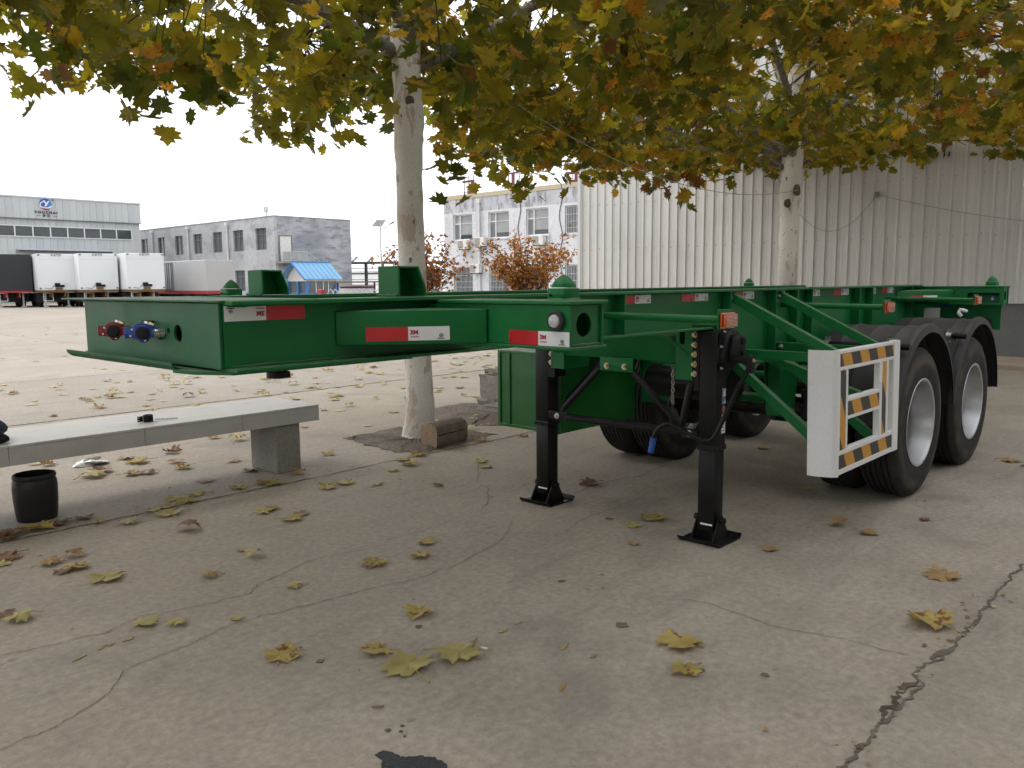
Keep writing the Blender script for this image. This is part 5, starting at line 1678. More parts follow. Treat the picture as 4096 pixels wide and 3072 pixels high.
# ---- rear bolster
for sg in (1, -1):
    g = MB()
    slot = [(sg * a, z) for a, z in [(.965, 1.286), (.965, 1.356), (.972, 1.364), (1.205, 1.364), (1.212, 1.356), (1.212, 1.286), (1.205, 1.279), (.972, 1.279)]]
    g.plate([(sg * .545, 1.262), (sg * 1.242, 1.262), (sg * 1.242, 1.410), (sg * .545, 1.410)], [slot], 's', 5.760, 5.770)
    g.build('rear_bolster_plate', green, T, bevel=.001)
    g = MB(); g.box(5.752, 5.945, sg * .545, sg * 1.250, 1.4105, 1.4220); g.build('rear_bolster_top', green, T, bevel=.002)
    g = MB(); g.box(5.930, 5.940, sg * .545, sg * 1.242, 1.262, 1.410); g.build('rear_bolster_back', green, T)
    g = MB(); g.plate([(5.7705, 1.2625), (5.9295, 1.2625), (5.9295, 1.4095), (5.7705, 1.4095)], [oval(5.85, 1.338, .040, .042, 20)], 't', sg * 1.226, sg * 1.234)
    g.build('rear_bolster_end', green, T)
    g = MB(); g.prism([(5.22, sg * .546), (5.66, sg * .80), (5.7585, sg * .86), (5.7585, sg * .546)], 'z', 1.292, 1.392); g.build('slanting_brace', green, T, bevel=.012, seg=3)
    g = MB(); g.box(5.83, 5.85, sg * .96, sg * 1.215, 1.27, 1.34); lh = g.build('lock_lever', green_dull, T)
    if sg > 0:
        for tq, op in ((1.035, 1), (1.145, 0)):
            b_ = MB(); b_.prism(oval(tq, 1.318, .026, .020, 22), 's', 5.826, 5.829); db = b_.build('lock_sticker', sticker_blue, lh)
            b_ = MB(); b_.box(5.8245, 5.8255, tq - .009, tq + .009, 1.303, 1.318)
            dx = -.012 if op else 0
            pts = [(5.825, tq + dx + .007 * math.cos(a), 1.318 + .012 * math.sin(a)) for a in [R(q) for q in range(0, 181, 30)]]
            b_.tube(pts, .0016, 6)
            b_.build('padlock_symbol', ink_white, db)
g = MB(); g.box(5.905, 5.915, -1.20, 1.200, 1.045, 1.2615)
ap = g.build('rear_apron', green, T)
for tq in (.70, .90, 1.08):
    g = MB(); g.lathe([(0, .055), (-.03, .055), (-.03, .03)], (5.904, tq, 1.10), 's', 20); g.build('lamp_housing', plastic_black, ap)
g = MB(); g.box(5.62, 5.622, .66, .79, 1.10, 1.235); g.build('paper_sign', box_grey, T)
g = MB(); g.box(5.885, 5.889, .72, .80, 1.235, 1.258); g.build('blue_plate', sticker_blue, T)
g = MB()
g.tube([(5.40, 1.00, 1.235), (5.39, 1.03, 1.225), (5.40, 1.06, 1.215)], [.008, .016, .012], 8); g.tube([(5.40, 1.0, 1.225), (5.39, 1.0, 1.20), (5.39, 1.02, 1.175)], [.012, .016, .014], 8)
g.build('rag_knot', tape_white, T)
p0, p1 = Vector((5.22, .546)), Vector((5.66, .80))
dd = (p1 - p0).normalized()
tape_face(p0 + dd * .14, p0 + dd * .44, 1.296)
# ================================================================== TREES
def leaf_outline():
    h = [(0.0, 0.0), (.13, -.09), (.33, -.10), (.31, .05), (.60, .17), (.46, .31), (.66, .52), (.43, .50), (.27, .49), (.36, .74), (.17, .73), (0.0, 1.0)]
    return h + [(-x, y) for x, y in h[-2:0:-1]]


def leaf_outline_low():
    h = [(0.0, 0.0), (.33, -.10), (.40, .12), (.66, .52), (.27, .49), (0.0, 1.0)]
    return h + [(-x, y) for x, y in h[-2:0:-1]]


def leaf_verts(rng, outline, curl=.25, fold=.15):
    """verts of one leaf: centre + outline, gently folded and drooping; width about 1.3, tip along +y"""
    v = [(0, .30, 0)]
    ph = rng.uniform(0, 6.28)
    for x, y in outline:
        r2 = x * x + (y - .3) ** 2
        z = fold * abs(x) - curl * r2 + .06 * math.sin(5 * math.atan2(y - .3, x) + ph) * math.sqrt(r2)
        v.append((x, y, z))
    return np.array(v) - np.array([0, .0, 0])


def leaf_faces(n):
    return [(0, 1 + i, 1 + (i + 1) % n) for i in range(n)]


LO, LOL = leaf_outline(), leaf_outline_low()
lrng = random.Random(21)
LV = [leaf_verts(lrng, LO, lrng.uniform(.1, .4), lrng.uniform(-.1, .3)) for _ in range(5)]
LVL = [leaf_verts(lrng, LOL, lrng.uniform(.1, .4), lrng.uniform(-.1, .3)) for _ in range(4)]
LF, LFL = leaf_faces(len(LO)), leaf_faces(len(LOL))


def mesh_from(name, V, F, MI, mats, smooth=True):
    me = bpy.data.meshes.new(name)
    me.vertices.add(len(V)); me.vertices.foreach_set('co', V.astype(np.float32).ravel())
    nf = len(F)
    me.loops.add(nf * 3); me.loops.foreach_set('vertex_index', F.astype(np.int32).ravel())
    me.polygons.add(nf)
    me.polygons.foreach_set('loop_start', np.arange(0, nf * 3, 3, dtype=np.int32))
    me.polygons.foreach_set('material_index', MI.astype(np.int32))
    for mt in mats: me.materials.append(mt)
    me.update(calc_edges=True)
    if smooth: me.shade_smooth()
    return me


def rot_rand(rng, droop=True):
    """hanging leaf: tip mostly down or outward, blade turned anyhow"""
    az = rng.uniform(0, 2 * math.pi)
    el = rng.uniform(-75, 20) if droop else rng.uniform(-90, 90)
    el = R(el)
    y = Vector((math.cos(az) * math.cos(el), math.sin(az) * math.cos(el), math.sin(el)))
    side = Vector((-math.sin(az), math.cos(az), 0))
    tw = rng.gauss(0, .7)
    up = side.cross(y) * -1
    x = side * math.cos(tw) + up * math.sin(tw)
    z = x.cross(y)
    return Matrix((x, y, z)).transposed()


LEAF_ME = {}


def leaf_mesh(i, m):
    if (i, m) not in LEAF_ME:
        V = LV[i]
        LEAF_ME[(i, m)] = mesh_from('leaf', V, np.array(LF), np.zeros(len(LF)), [LEAF[m]])
    return LEAF_ME[(i, m)]


def in_view(p, margin=.02):
    q = cam.matrix_world.inverted() @ p
    if q.z > -.5: return False
    x, y = q.x / -q.z * 28.947 / 36, q.y / -q.z * 28.947 / 36
    return abs(x) < .5 + margin and abs(y) < .375 + margin


knot_mat = make_bark('plane_knot', (.16, .13, .10), (.09, .07, .055), (.03, .024, .02))


def plane_tree(label, trunk, limbs, crown_c, Rc, z0, H, n_cl, weights, seed, drops=(), leaf_size=(.092, .150), per=10, n_obj=300, zskirt=.5, keep=None, knots=()):
    """trunk: [(s,t,z,r)...]; limbs: [(az, el, start index height, length)]"""
    rng = random.Random(seed)
    root = thing('plane_tree', (trunk[0][0], trunk[0][1], 0), label, 'tree', 'plane trees along the yard')
    tr = MB()
    # dense trunk path with slight irregularity
    pts, rad = [], []
    for (a, b_) in zip(trunk, trunk[1:]):
        for i in range(5):
            u = i / 5
            pts.append(tuple(a[k] * (1 - u) + b_[k] * u + (rng.uniform(-.004, .004) if k < 2 else 0) for k in range(3)))
            rad.append((a[3] * (1 - u) + b_[3] * u) * (1 + rng.uniform(-.025, .025)))
    pts.append(trunk[-1][:3]); rad.append(trunk[-1][3])
    tr.tube(pts, rad, 20)
    tr.build('trunk', bark, root, smooth=60)
    # old branch scars
    for (ks, kt, kz, kr) in knots:
        b_ = MB()
        b_.lathe([(-.5, .02), (-.4, .6), (-.1, .95), (.2, 1.0), (.5, .75), (.62, .35), (.50, .02)], (0, 0, 0), 't', 12)
        q = MB()
        cx_, ct_ = trunk[7][0], trunk[7][1]
        nv = Vector((ks - cx_, kt - ct_, 0)).normalized()
        rv = Vector((nv.y, -nv.x, 0))
        for x, y, z in b_.v:
            w_ = Vector((ks, kt, kz)) + (rv * x + nv * y * .45 + Vector((0, 0, z * 1.35))) * kr
            q.v.append(tuple(w_ + Vector((rng.uniform(-1, 1), rng.uniform(-1, 1), rng.uniform(-1, 1))) * kr * .12))
        q.f, q.mi = b_.f, b_.mi
        q.build('knot', knot_mat, root, smooth=60)
    # limbs
    samples = []
    for (az, el, zs, L_, r0) in limbs:
        j = min(range(len(trunk)), key=lambda q: abs(trunk[q][2] - zs))
        p = Vector((trunk[j][0], trunk[j][1], zs))
        az, el = R(az), R(el)
        d = Vector((math.cos(az) * math.cos(el), math.sin(az) * math.cos(el), math.sin(el)))
        path, rr2 = [], []
        n = 12
        q = p.copy()
        for i in range(n + 1):
            path.append(q.copy()); rr2.append(r0 * (1 - .85 * i / n) + .006)
            d = (d + Vector((rng.uniform(-.12, .12), rng.uniform(-.12, .12), rng.uniform(-.10, .12)))).normalized()
            q = q + d * L_ / n
        b_ = MB(); b_.tube(path, rr2, 10); b_.build('limb', bark_limb, root, smooth=60)
        samples += [(x, r) for x, r in zip(path[2:], rr2[2:])]
        for k in range(3):
            i0 = rng.randint(3, 8)
            dd = (path[i0 + 1] - path[i0]).normalized()
            side = dd.cross(Vector((0, 0, 1))).normalized() * rng.choice((-1, 1))
            dd = (dd + side * rng.uniform(.5, 1.1) + Vector((0, 0, rng.uniform(-.35, .25)))).normalized()
            q = path[i0].copy(); pa, ra = [], []
            Ls = L_ * rng.uniform(.3, .55)
            for i in range(8):
                pa.append(q.copy()); ra.append(rr2[i0] * .55 * (1 - .8 * i / 7) + .004)
                dd = (dd + Vector((rng.uniform(-.15, .15), rng.uniform(-.15, .15), rng.uniform(-.15, .08)))).normalized()
                q = q + dd * Ls / 7
            b_ = MB(); b_.tube(pa, ra, 7); b_.build('branch', bark_limb, root, smooth=60)
            samples += [(x, r) for x, r in zip(pa[1:], ra[1:])]
    # leaf clusters through the crown
    cl = []
    ph = [rng.uniform(0, 6.28) for _ in range(6)]
    while len(cl) < n_cl:
        rho = Rc * math.sqrt(rng.random()); a = rng.uniform(0, 2 * math.pi)
        x, y = crown_c[0] + rho * math.cos(a), crown_c[1] + rho * math.sin(a)
        wob = .22 * math.sin(1.9 * x + ph[0]) * math.sin(2.1 * y + ph[1]) + .16 * math.sin(4.3 * x + ph[2]) + .16 * math.sin(3.9 * y + ph[3])
        lo = z0 + wob + zskirt * (rho / Rc) ** 3
        hi = z0 + H * math.sqrt(max(.03, 1 - (rho / Rc) ** 2)) + .4
        if hi < lo + .2: continue
        u = rng.random() ** 2.8
        p = Vector((x, y, lo + (hi - lo) * u))
        if keep and not keep(p): continue
        cl.append((p, 1.0))
    hang = {}
    for (x, y, z, n) in drops:
        prev = None
        for k in range(n - 1, -1, -1):
            q = Vector((x + rng.uniform(-.14, .14), y + rng.uniform(-.14, .14), z + k * .17))
            if prev is not None: hang[len(cl)] = prev
            prev = q
            cl.append((q, .6))
    # twigs
    tw = MB()
    SP = np.array([q[:] for q, _ in samples])
    for ic, (p, f) in enumerate(cl):
        if ic in hang:
            a = hang[ic]
            tw.tube([a, (a + p) / 2 + Vector((.02, .02, 0)), p], [.005, .004, .003], 4, caps=False)
            continue
        d2 = ((SP - np.array(p[:])) ** 2).sum(1)
        j = int(d2.argmin())
        if d2[j] > 3.2: continue
        a = samples[j][0]
        mid = (a + p) / 2 + Vector((rng.uniform(-.12, .12), rng.uniform(-.12, .12), rng.uniform(.0, .16)))
        tw.tube([a, mid, p], [min(.012, samples[j][1]), .006, .003], 4, caps=False)
    tw.build('twigs', twig_mat, root, smooth=60)['kind'] = 'stuff'
    # leaves
    leaves = []
    for p, f in cl:
        n = max(3, int(per * f * rng.uniform(.6, 1.4)))
        cm = rng.choices(range(6), weights)[0]
        for _ in range(n):
            q = p + Vector((rng.gauss(0, .17 * f + .05), rng.gauss(0, .17 * f + .05), rng.gauss(-.03, .11)))
            m = cm if rng.random() < .55 else rng.choices(range(6), weights)[0]
            leaves.append((q, rot_rand(rng), rng.uniform(*leaf_size) * 1.45, m, rng.randrange(5)))
    # balls: the tree's round seed heads
    camp = Vector((CAM_POS.x, -CAM_POS.y, CAM_POS.z))
    vis = [(i, (l[0] - camp).length / l[2]) for i, l in enumerate(leaves) if in_view(W(*l[0]))]
    vis.sort(key=lambda q: q[1])
    single = set(i for i, _ in vis[:n_obj])
    visible = set(i for i, _ in vis)
    o = Vector((trunk[0][0], trunk[0][1], 0))
    VV, FF, MM = [], [], []
    base = 0
    fl = np.array([1, -1, 1])
    for i, (q, m3, s, m, sh_) in enumerate(leaves):
        if i in single:
            M3 = Matrix([[1, 0, 0], [0, -1, 0], [0, 0, 1]]) @ m3
            mt = Matrix.Translation(W(*(q - o))) @ (M3 * s).to_4x4()
            link_copy(leaf_mesh(sh_, m), 'leaf', root, mt)
            continue
        low = i not in visible
        V = (LVL[sh_ % 4] if low else LV[sh_]) * (s * (1.35 if low else 1))
        P_ = V @ np.array(m3).T + np.array((q - o)[:])
        VV.append(P_ * fl)
        F_ = np.array(LFL if low else LF)
        FF.append(F_ + base); MM.append(np.full(len(F_), m)); base += len(V)
    me = mesh_from('crown', np.concatenate(VV), np.concatenate(FF), np.concatenate(MM), LEAF)
    cr_ = link_copy(me, 'crown', root)
    cr_['kind'] = 'stuff'
    # seed balls
    sb = random.Random(seed + 5)
    bm_ = MB(); bm_.lathe([(-.016, .001), (-.012, .0105), (0, .016), (.012, .0105), (.016, .001)], (0, 0, 0), 'z', 8)
    bme = bm_.mesh('seed_ball', twig_mat)
    for i in ([j for j, _ in vis[::max(1, len(vis) // 26)]][:26] if n_obj else []):
        q = leaves[i][0]
        link_copy(bme, 'seed_ball', root, Matrix.Translation(W(*(q - o + Vector((0, 0, -.10))))))
    return root


trunk1 = [(2.955, -3.06, -.05, .215), (2.95, -3.05, .06, .175), (2.935, -3.03, .22, .142), (2.925, -3.015, .48, .131), (2.95, -3.09, 1.1, .128), (2.99, -3.165, 1.71, .126), (3.04, -3.235, 2.42, .125),
          (3.07, -3.27, 2.85, .138), (3.10, -3.29, 3.07, .148), (3.115, -3.32, 3.3, .132), (3.13, -3.35, 3.6, .135), (3.15, -3.37, 3.9, .15), (3.16, -3.39, 4.3, .11), (3.18, -3.4, 5.0, .08), (3.2, -3.4, 6.2, .035)]
limbs1 = [(200, 18, 3.62, 4.0, .062), (20, 22, 3.52, 4.2, .070), (262, 20, 3.75, 3.6, .055), (320, 26, 3.7, 3.8, .055), (60, 30, 3.8, 3.8, .06), (110, 25, 3.75, 3.6, .055), (160, 30, 3.9, 3.6, .06), (235, 45, 4.0, 3.4, .06), (0, 50, 4.1, 3.4, .06), (290, 55, 4.2, 3.2, .055), (130, 55, 4.2, 3.2, .055)]
trunk2 = [(11.15, -3.12, -.05, .26), (11.15, -3.12, .08, .20), (11.15, -3.12, .5, .165), (11.17, -3.12, 1.5, .160), (11.2, -3.12, 2.4, .155), (11.22, -3.12, 2.9, .18), (11.23, -3.12, 3.3, .165), (11.24, -3.12, 3.8, .18), (11.26, -3.12, 4.6, .13), (11.28, -3.12, 6.0, .06), (11.28, -3.12, 7.0, .03)]
limbs2 = [(200, 25, 3.5, 4.4, .075), (20, 35, 3.6, 3.8, .07), (262, 28, 3.4, 4.2, .070), (320, 30, 3.6, 4.0, .065), (60, 30, 3.7, 4.0, .065), (110, 30, 3.7, 4.0, .06), (160, 25, 3.5, 4.3, .065), (225, 12, 3.3, 4.0, .05), (180, 50, 4.2, 3.6, .06), (300, 50, 4.3, 3.4, .06), (60, 55, 4.3, 3.4, .055)]
trunk0 = [(-5.2, -3.1, -.05, .22), (-5.2, -3.1, .1, .16), (-5.2, -3.1, 1.5, .125), (-5.18, -3.12, 3.0, .13), (-5.15, -3.1, 4.2, .11), (-5.1, -3.1, 6.2, .04)]
limbs0 = [(a, 20 + (a * 7) % 35, 3.5 + (a % 3) * .2, 4.0, .06) for a in range(10, 360, 36)]

plane_tree('plane tree with pale trunk behind the gooseneck, nearer one', trunk1, limbs1, (2.7, -3.15), 4.4, 3.62, 2.2, 530, [48, 18, 24, 7, 2, 1], 5,
           knots=[(3.03, -3.19, 3.18, .045), (2.975, -3.28, 3.03, .055), (3.13, -3.165, 2.98, .026), (3.185, -3.225, 2.86, .055), (3.05, -3.17, 3.34, .045), (3.12, -3.16, 3.36, .035)],
           drops=[(3.85, -3.45, 2.52, 6), (4.3, -3.6, 3.0, 4), (5.2, -3.9, 3.05, 4), (1.2, -4.6, 3.1, 3), (0.4, -4.2, 3.1, 3), (2.3, -3.6, 3.0, 4)])
plane_tree('plane tree before the warehouse, farther one with orange leaves', trunk2, limbs2, (10.4, -3.3), 5.2, 3.74, 2.9, 900, [40, 13, 26, 13, 5, 3], 8,
           knots=[(11.12, -2.98, 2.95, .07), (11.05, -3.1, 2.75, .06)],
           drops=[(6.0, -4.6, 3.2, 4), (5.6, -4.2, 3.25, 4), (6.8, -5.2, 3.1, 4), (6.4, -4.4, 3.2, 4), (7.6, -4.6, 3.2, 3), (6.2, -5.4, 3.1, 4), (5.9, -5.0, 3.2, 4), (7.0, -4.4, 3.2, 4), (8.6, -3.7, 2.68, 6), (8.4, -3.9, 2.9, 5), (7.4, -5.0, 2.95, 4), (7.2, -5.6, 3.0, 4), (7.9, -4.4, 3.1, 4)])
plane_tree('plane tree left of the view, only its leaves showing', trunk0, limbs0, (-5.0, -2.9), 4.6, 3.60, 2.3, 330, [48, 18, 24, 7, 2, 1], 13, n_obj=60)

plane_tree('unseen plane tree added behind the viewpoint to darken the foreground', [(a - 1.2 + 5.2, b_ + 9.9, z, r) for a, b_, z, r in trunk0], limbs0, (-1.6, 6.6), 4.6, 3.7, 2.3, 430, [48, 18, 24, 7, 2, 1], 31, n_obj=0)  # extra tree, never in view, added so its crown shades the near ground


# ---- small maples by the office
def maple(label, c, h, w, n, weights, seed, name='maple'):
    rng = random.Random(seed)
    root = thing(name, (c[0], c[1], 0), label, 'tree', 'small red-leaved maples')
    b_ = MB(); b_.tube([(c[0], c[1], 0), (c[0], c[1], .5), (c[0] + .05, c[1], 1.0)], [.09, .07, .06], 8); b_.build('trunk', bark_limb, root)
    tips = []
    br = MB()
    for k in range(34):
        az, el = rng.uniform(0, 6.28), R(rng.uniform(48, 88))
        L_ = h * rng.uniform(.45, .82)
        d = Vector((math.cos(az) * math.cos(el) * w, math.sin(az) * math.cos(el) * w, math.sin(el)))
        p0 = Vector((c[0], c[1], rng.uniform(.5, 1.0)))
        pts = [p0 + d * L_ * i / 6 + Vector((rng.uniform(-.05, .05), rng.uniform(-.05, .05), 0)) * i for i in range(7)]
        br.tube(pts, [.025 * (1 - i / 7) + .004 for i in range(7)], 5)
        tips += [p for p in pts[2:]] * 2 + [pts[-1]]
    br.build('branches', twig_mat, root)['kind'] = 'stuff'
    VV, FF, MM = [], [], []
    base = 0
    for i in range(n):
        p = rng.choice(tips) + Vector((rng.gauss(0, .14), rng.gauss(0, .14), rng.gauss(0, .13)))
        m3 = rot_rand(rng)
        V = LVL[rng.randrange(4)] * rng.uniform(.09, .15)
        P_ = V @ np.array(m3).T + np.array((p - Vector((c[0], c[1], 0)))[:])
        VV.append(P_ * np.array([1, -1, 1])); FF.append(np.array(LFL) + base); base += len(V)
        MM.append(np.full(len(LFL), rng.choices(range(4), weights)[0]))
    me = mesh_from('crown', np.concatenate(VV), np.concatenate(FF), np.concatenate(MM), MAPLE)
    o = link_copy(me, 'crown', root); o['kind'] = 'stuff'


maple('rusty orange maple in front of the office windows', (23.4, -20.0), 3.5, 1.35, 2600, [3, 5, 1, 2], 3)
maple('dark red maple half hidden behind the near trunk', (17.9, -20.0), 3.2, 1.4, 1500, [5, 2, 3, 1], 4)

# ---- pale rope tied between the trunks, wire loop on the warehouse
g = MB()
def sag(a, b_, d, n=16):
    a, b_ = Vector(a), Vector(b_)
    return [a.lerp(b_, i / n) - Vector((0, 0, 4 * d * (i / n) * (1 - i / n))) for i in range(n + 1)]
g.tube(sag((-4.9, -3.0, 4.1), (3.06, -3.12, 3.82), .25), .005, 5)
g.tube(sag((3.24, -3.2, 3.80), (11.1, -2.95, 2.95), .55), .005, 5)
ro = g.build('rope', rope_mat, None, org=(3.1, -3.2, 3.8))
tag(ro, 'pale rope tied from trunk to trunk under the leaves', 'rope')
g = MB()
g.tube(sag((14.86, -5.1, 3.75), (14.86, -3.0, 3.15), .95), .005, 5)
g.tube(sag((14.86, -3.0, 3.15), (14.86, 1.0, 2.3), .12), .005, 5)
g.box(14.84, 14.90, -3.03, -2.97, 3.1, 3.2)
tag(g.build('wire', frame_grey, None, org=(14.86, -3, 3.15)), 'thin grey wire hanging in a loop on the warehouse wall', 'wire')
for k, (z0, z1) in enumerate(((15.5, 12.2), (14.2, 11.2), (13.1, 10.5))):
    g = MB(); g.tube(sag((0, -110, z0 + 3), (70, -60, z1), 1.2), .010, 4)
    tag(g.build('power_line', rope_mat, None, org=(30, -90, 13)), ['topmost', 'middle', 'lowest'][k] + ' faint power line crossing the white sky', 'cable', 'power lines in the sky')
# ================================================================== SMALL THINGS IN THE YARD
# bench: slab clad in tiles on block legs
bn = thing('bench', (0, -2.95, 0), 'long pale tiled concrete bench at the left', 'bench')
BZ, BF, BB = .515, -2.715, -3.415
g = MB(); g.box(-3.2, 1.575, BB + .006, BF - .006, BZ - .125, BZ - .016); g.build('slab', grout, bn)
edges = [-3.2, -2.40, -1.55, -.665, .170, .905, 1.582]
for a, b_ in zip(edges, edges[1:]):
    g = MB(); g.box(a + .0015, b_ - .0015, BF - .0055, BF + .002, BZ - .128, BZ - .0175); g.build('edge_tile', bench_tile, bn, bevel=.001)
    g = MB(); g.box(a + .0012, b_ - .0012, BB, BF + .004, BZ - .0155, BZ); g.build('top_tile', bench_top_mat, bn, bevel=.0015)
g = MB(); g.box(1.5755, 1.5835, BB + .008, BF - .006, BZ - .128, BZ - .0175); g.build('end_tile', bench_tile, bn, bevel=.001)
for a in (1.195, -1.9):
    g = MB(); g.box(a, a + .215, -3.13, -2.735, 0, BZ - .1255); g.build('leg', concrete_grey, bn, bevel=.006)
# black pipe clamp and cable tie lying on it
cl = thing('pipe_clamp', (.30, -2.95, BZ), 'small black pipe clamp standing on the bench', 'clamp')
g = MB(); g.lathe([(0, .034), (.048, .034), (.048, .029), (0, .029), (0, .034)], (.30, -2.95, BZ + .001), 'z', 24); g.build('ring', black_paint, cl)
g = MB(); g.plate([(.225, BZ + .004), (.262, BZ + .004), (.262, BZ + .044), (.225, BZ + .044)], [oval(.235, BZ + .014, .004, .004, 8), oval(.235, BZ + .034, .004, .004, 8)], 't', -2.955, -2.948); g.build('lug', black_paint, cl)
g = MB(); g.tube([(.345, -2.945, BZ + .012), (.42, -2.93, BZ + .006), (.50, -2.92, BZ + .004)], .004, 6)
tag(g.build('cable_tie', zinc_white, None, org=(.34, -2.94, BZ)), 'thin pale cable tie beside the black clamp', 'cable tie')
# dark blue clothing left on the bench at the picture's edge
rg = random.Random(3)
jb = thing('work_jacket', (-.72, -2.98, BZ), 'crumpled dark blue work clothing on the bench at the left edge', 'clothing')


def lump(c, r, seed, n=20, m=14, amp=.22):
    q = MB(); rr3 = random.Random(seed)
    ph = [rr3.uniform(0, 6.28) for _ in range(6)]
    for i in range(m + 1):
        th = math.pi * i / m
        for j in range(n):
            a = 2 * math.pi * j / n
            f = 1 + amp * (math.sin(3 * a + ph[0] + 2 * th) * .5 + math.sin(5 * a + ph[1]) * .3 * math.sin(3 * th + ph[2]) + .4 * math.sin(4 * th + 2 * a + ph[3]))
            q.v.append((c[0] + r[0] * f * math.sin(th) * math.cos(a), c[1] + r[1] * f * math.sin(th) * math.sin(a), max(c[2] - r[2] * .7, c[2] + r[2] * f * math.cos(th))))
    for i in range(m):
        for j in range(n):
            q.f.append((i * n + j, i * n + (j + 1) % n, (i + 1) * n + (j + 1) % n, (i + 1) * n + j)); q.mi.append(0)
    return q


lump((-.795, -3.00, BZ + .072), (.20, .15, .10), 2).build('jacket_body', cloth_blue, jb, smooth=60)
lump((-.765, -2.85, BZ + .040), (.13, .07, .056), 5).build('sleeve', cloth_dark, jb, smooth=60)
# bucket
bu = thing('bucket', (-.50, -2.83, 0), 'black plastic bucket standing beside the bench', 'bucket')
g = MB()
g.lathe([(.0, .001), (.0, .112), (.006, .116), (.05, .122), (.13, .128), (.215, .130), (.255, .126), (.263, .120), (.268, .120), (.271, .124), (.285, .126), (.296, .121), (.298, .110), (.285, .108), (.20, .113), (.02, .105), (.016, .001)], (-.50, -2.83, 0), 'z', 40)
g.build('pail', bucket_mat, bu, smooth=50)
# log beside the trunk
lg_ = thing('log', (2.85, -2.58, 0), 'split brown log lying against the near trunk', 'log')
g = MB()
pts = [(2.66, -2.60, .115), (2.80, -2.62, .115), (2.95, -2.64, .115), (3.10, -2.66, .115)]
sec = [(-.10, -.108), (.09, -.112), (.108, -.07), (.112, .05), (.09, .09), (.03, .112), (-.04, .108), (-.09, .09), (-.112, .02), (-.108, -.06)]
k = len(sec)
rg = random.Random(8)
vs = []
for (a, b_, z) in pts:
    f = rg.uniform(.97, 1.04)
    for y, zz in sec:
        vs.append((a + rg.uniform(-.006, .006), b_ + y * f + rg.uniform(-.005, .005), z + zz * f))
fs = [(i * k + j, i * k + (j + 1) % k, (i + 1) * k + (j + 1) % k, (i + 1) * k + j) for i in range(3) for j in range(k)]
g.add(vs, fs)
g.build('bark_side', log_mat, lg_, bevel=.004)
for e_ in (vs[:k], vs[-k:]):
    g = MB(); g.add(e_, [tuple(range(k))]); g.build('cut_end', log_end, lg_, smooth=0)
g = MB(); g.tube([(2.68, -2.488, .125), (2.8, -2.503, .13), (2.92, -2.522, .128), (3.06, -2.545, .132)], .004, 5); g.build('split', hole_dark, lg_)
# broken concrete block
cbk = thing('concrete_block', (4.75, -3.45, 0), 'broken concrete block standing behind the trailer near the trunk', 'block')


def rough_box(s0, s1, t0, t1, z0, z1, n, amp, seed):
    q = MB(); rg2 = random.Random(seed)
    import itertools
    bm = bmesh.new()
    bmesh.ops.create_cube(bm, size=1)
    bmesh.ops.subdivide_edges(bm, edges=bm.edges[:], cuts=n, use_grid_fill=True)
    vs = []
    for v in bm.verts:
        p = v.co
        am = amp * (1.6 if p.z > .3 else 1)
        vs.append((s0 + (p.x + .5) * (s1 - s0) + rg2.uniform(-am, am), t0 + (p.y + .5) * (t1 - t0) + rg2.uniform(-am, am), z0 + (p.z + .5) * (z1 - z0) + (rg2.uniform(-am, am) if p.z > -.4 else 0)))
    bm.verts.index_update()
    q.add(vs, [tuple(v.index for v in f.verts) for f in bm.faces])
    bm.free()
    return q


rough_box(4.45, 4.85, -3.77, -3.25, 0, .165, 5, .012, 1).build('footing', concrete_grey, cbk, smooth=25)
rough_box(4.47, 4.83, -3.75, -3.27, .166, .43, 6, .007, 2).build('block', concrete_grey, cbk, smooth=25)
rough_box(4.50, 4.80, -3.70, -3.30, .431, .495, 5, .013, 3).build('rubble_cap', concrete_grey, cbk, smooth=25)
# plastic bag, cigarette ends
lump((.36, -4.24, .02), (.11, .07, .028), 7, amp=.6).build('plastic_bag', bag_mat, None, smooth=60, org=(.36, -4.24, 0))
pb = [o for o in COL.objects if o.name == 'plastic_bag'][0]
tag(pb, 'crumpled white plastic bag lying behind the bench', 'bag')
g = MB(); g.tube([(-.548, .705, .0085), (-.515, .735, .0085)], .0042, 8)
tag(g.build('cigarette_end', log_end, None, org=(-.53, .72, 0)), 'small brown cigarette end on bare concrete in the foreground', 'litter')
g = MB(); g.tube([(1.37, 2.045, .009), (1.39, 2.07, .009)], .005, 8)
tag(g.build('cigarette_end', log_end, None, org=(1.38, 2.06, 0)), 'cigarette end lying beside the wide crack', 'litter')
g = MB(); g.tube([(.03, .66, .016), (.045, .695, .014)], .0045, 8)
tag(g.build('cigarette_end', ink_white, None, org=(.035, .68, 0)), 'white cigarette end resting on a yellow leaf', 'litter')

# ---- fallen leaves: curled plane leaves with stalks
frng = random.Random(77)


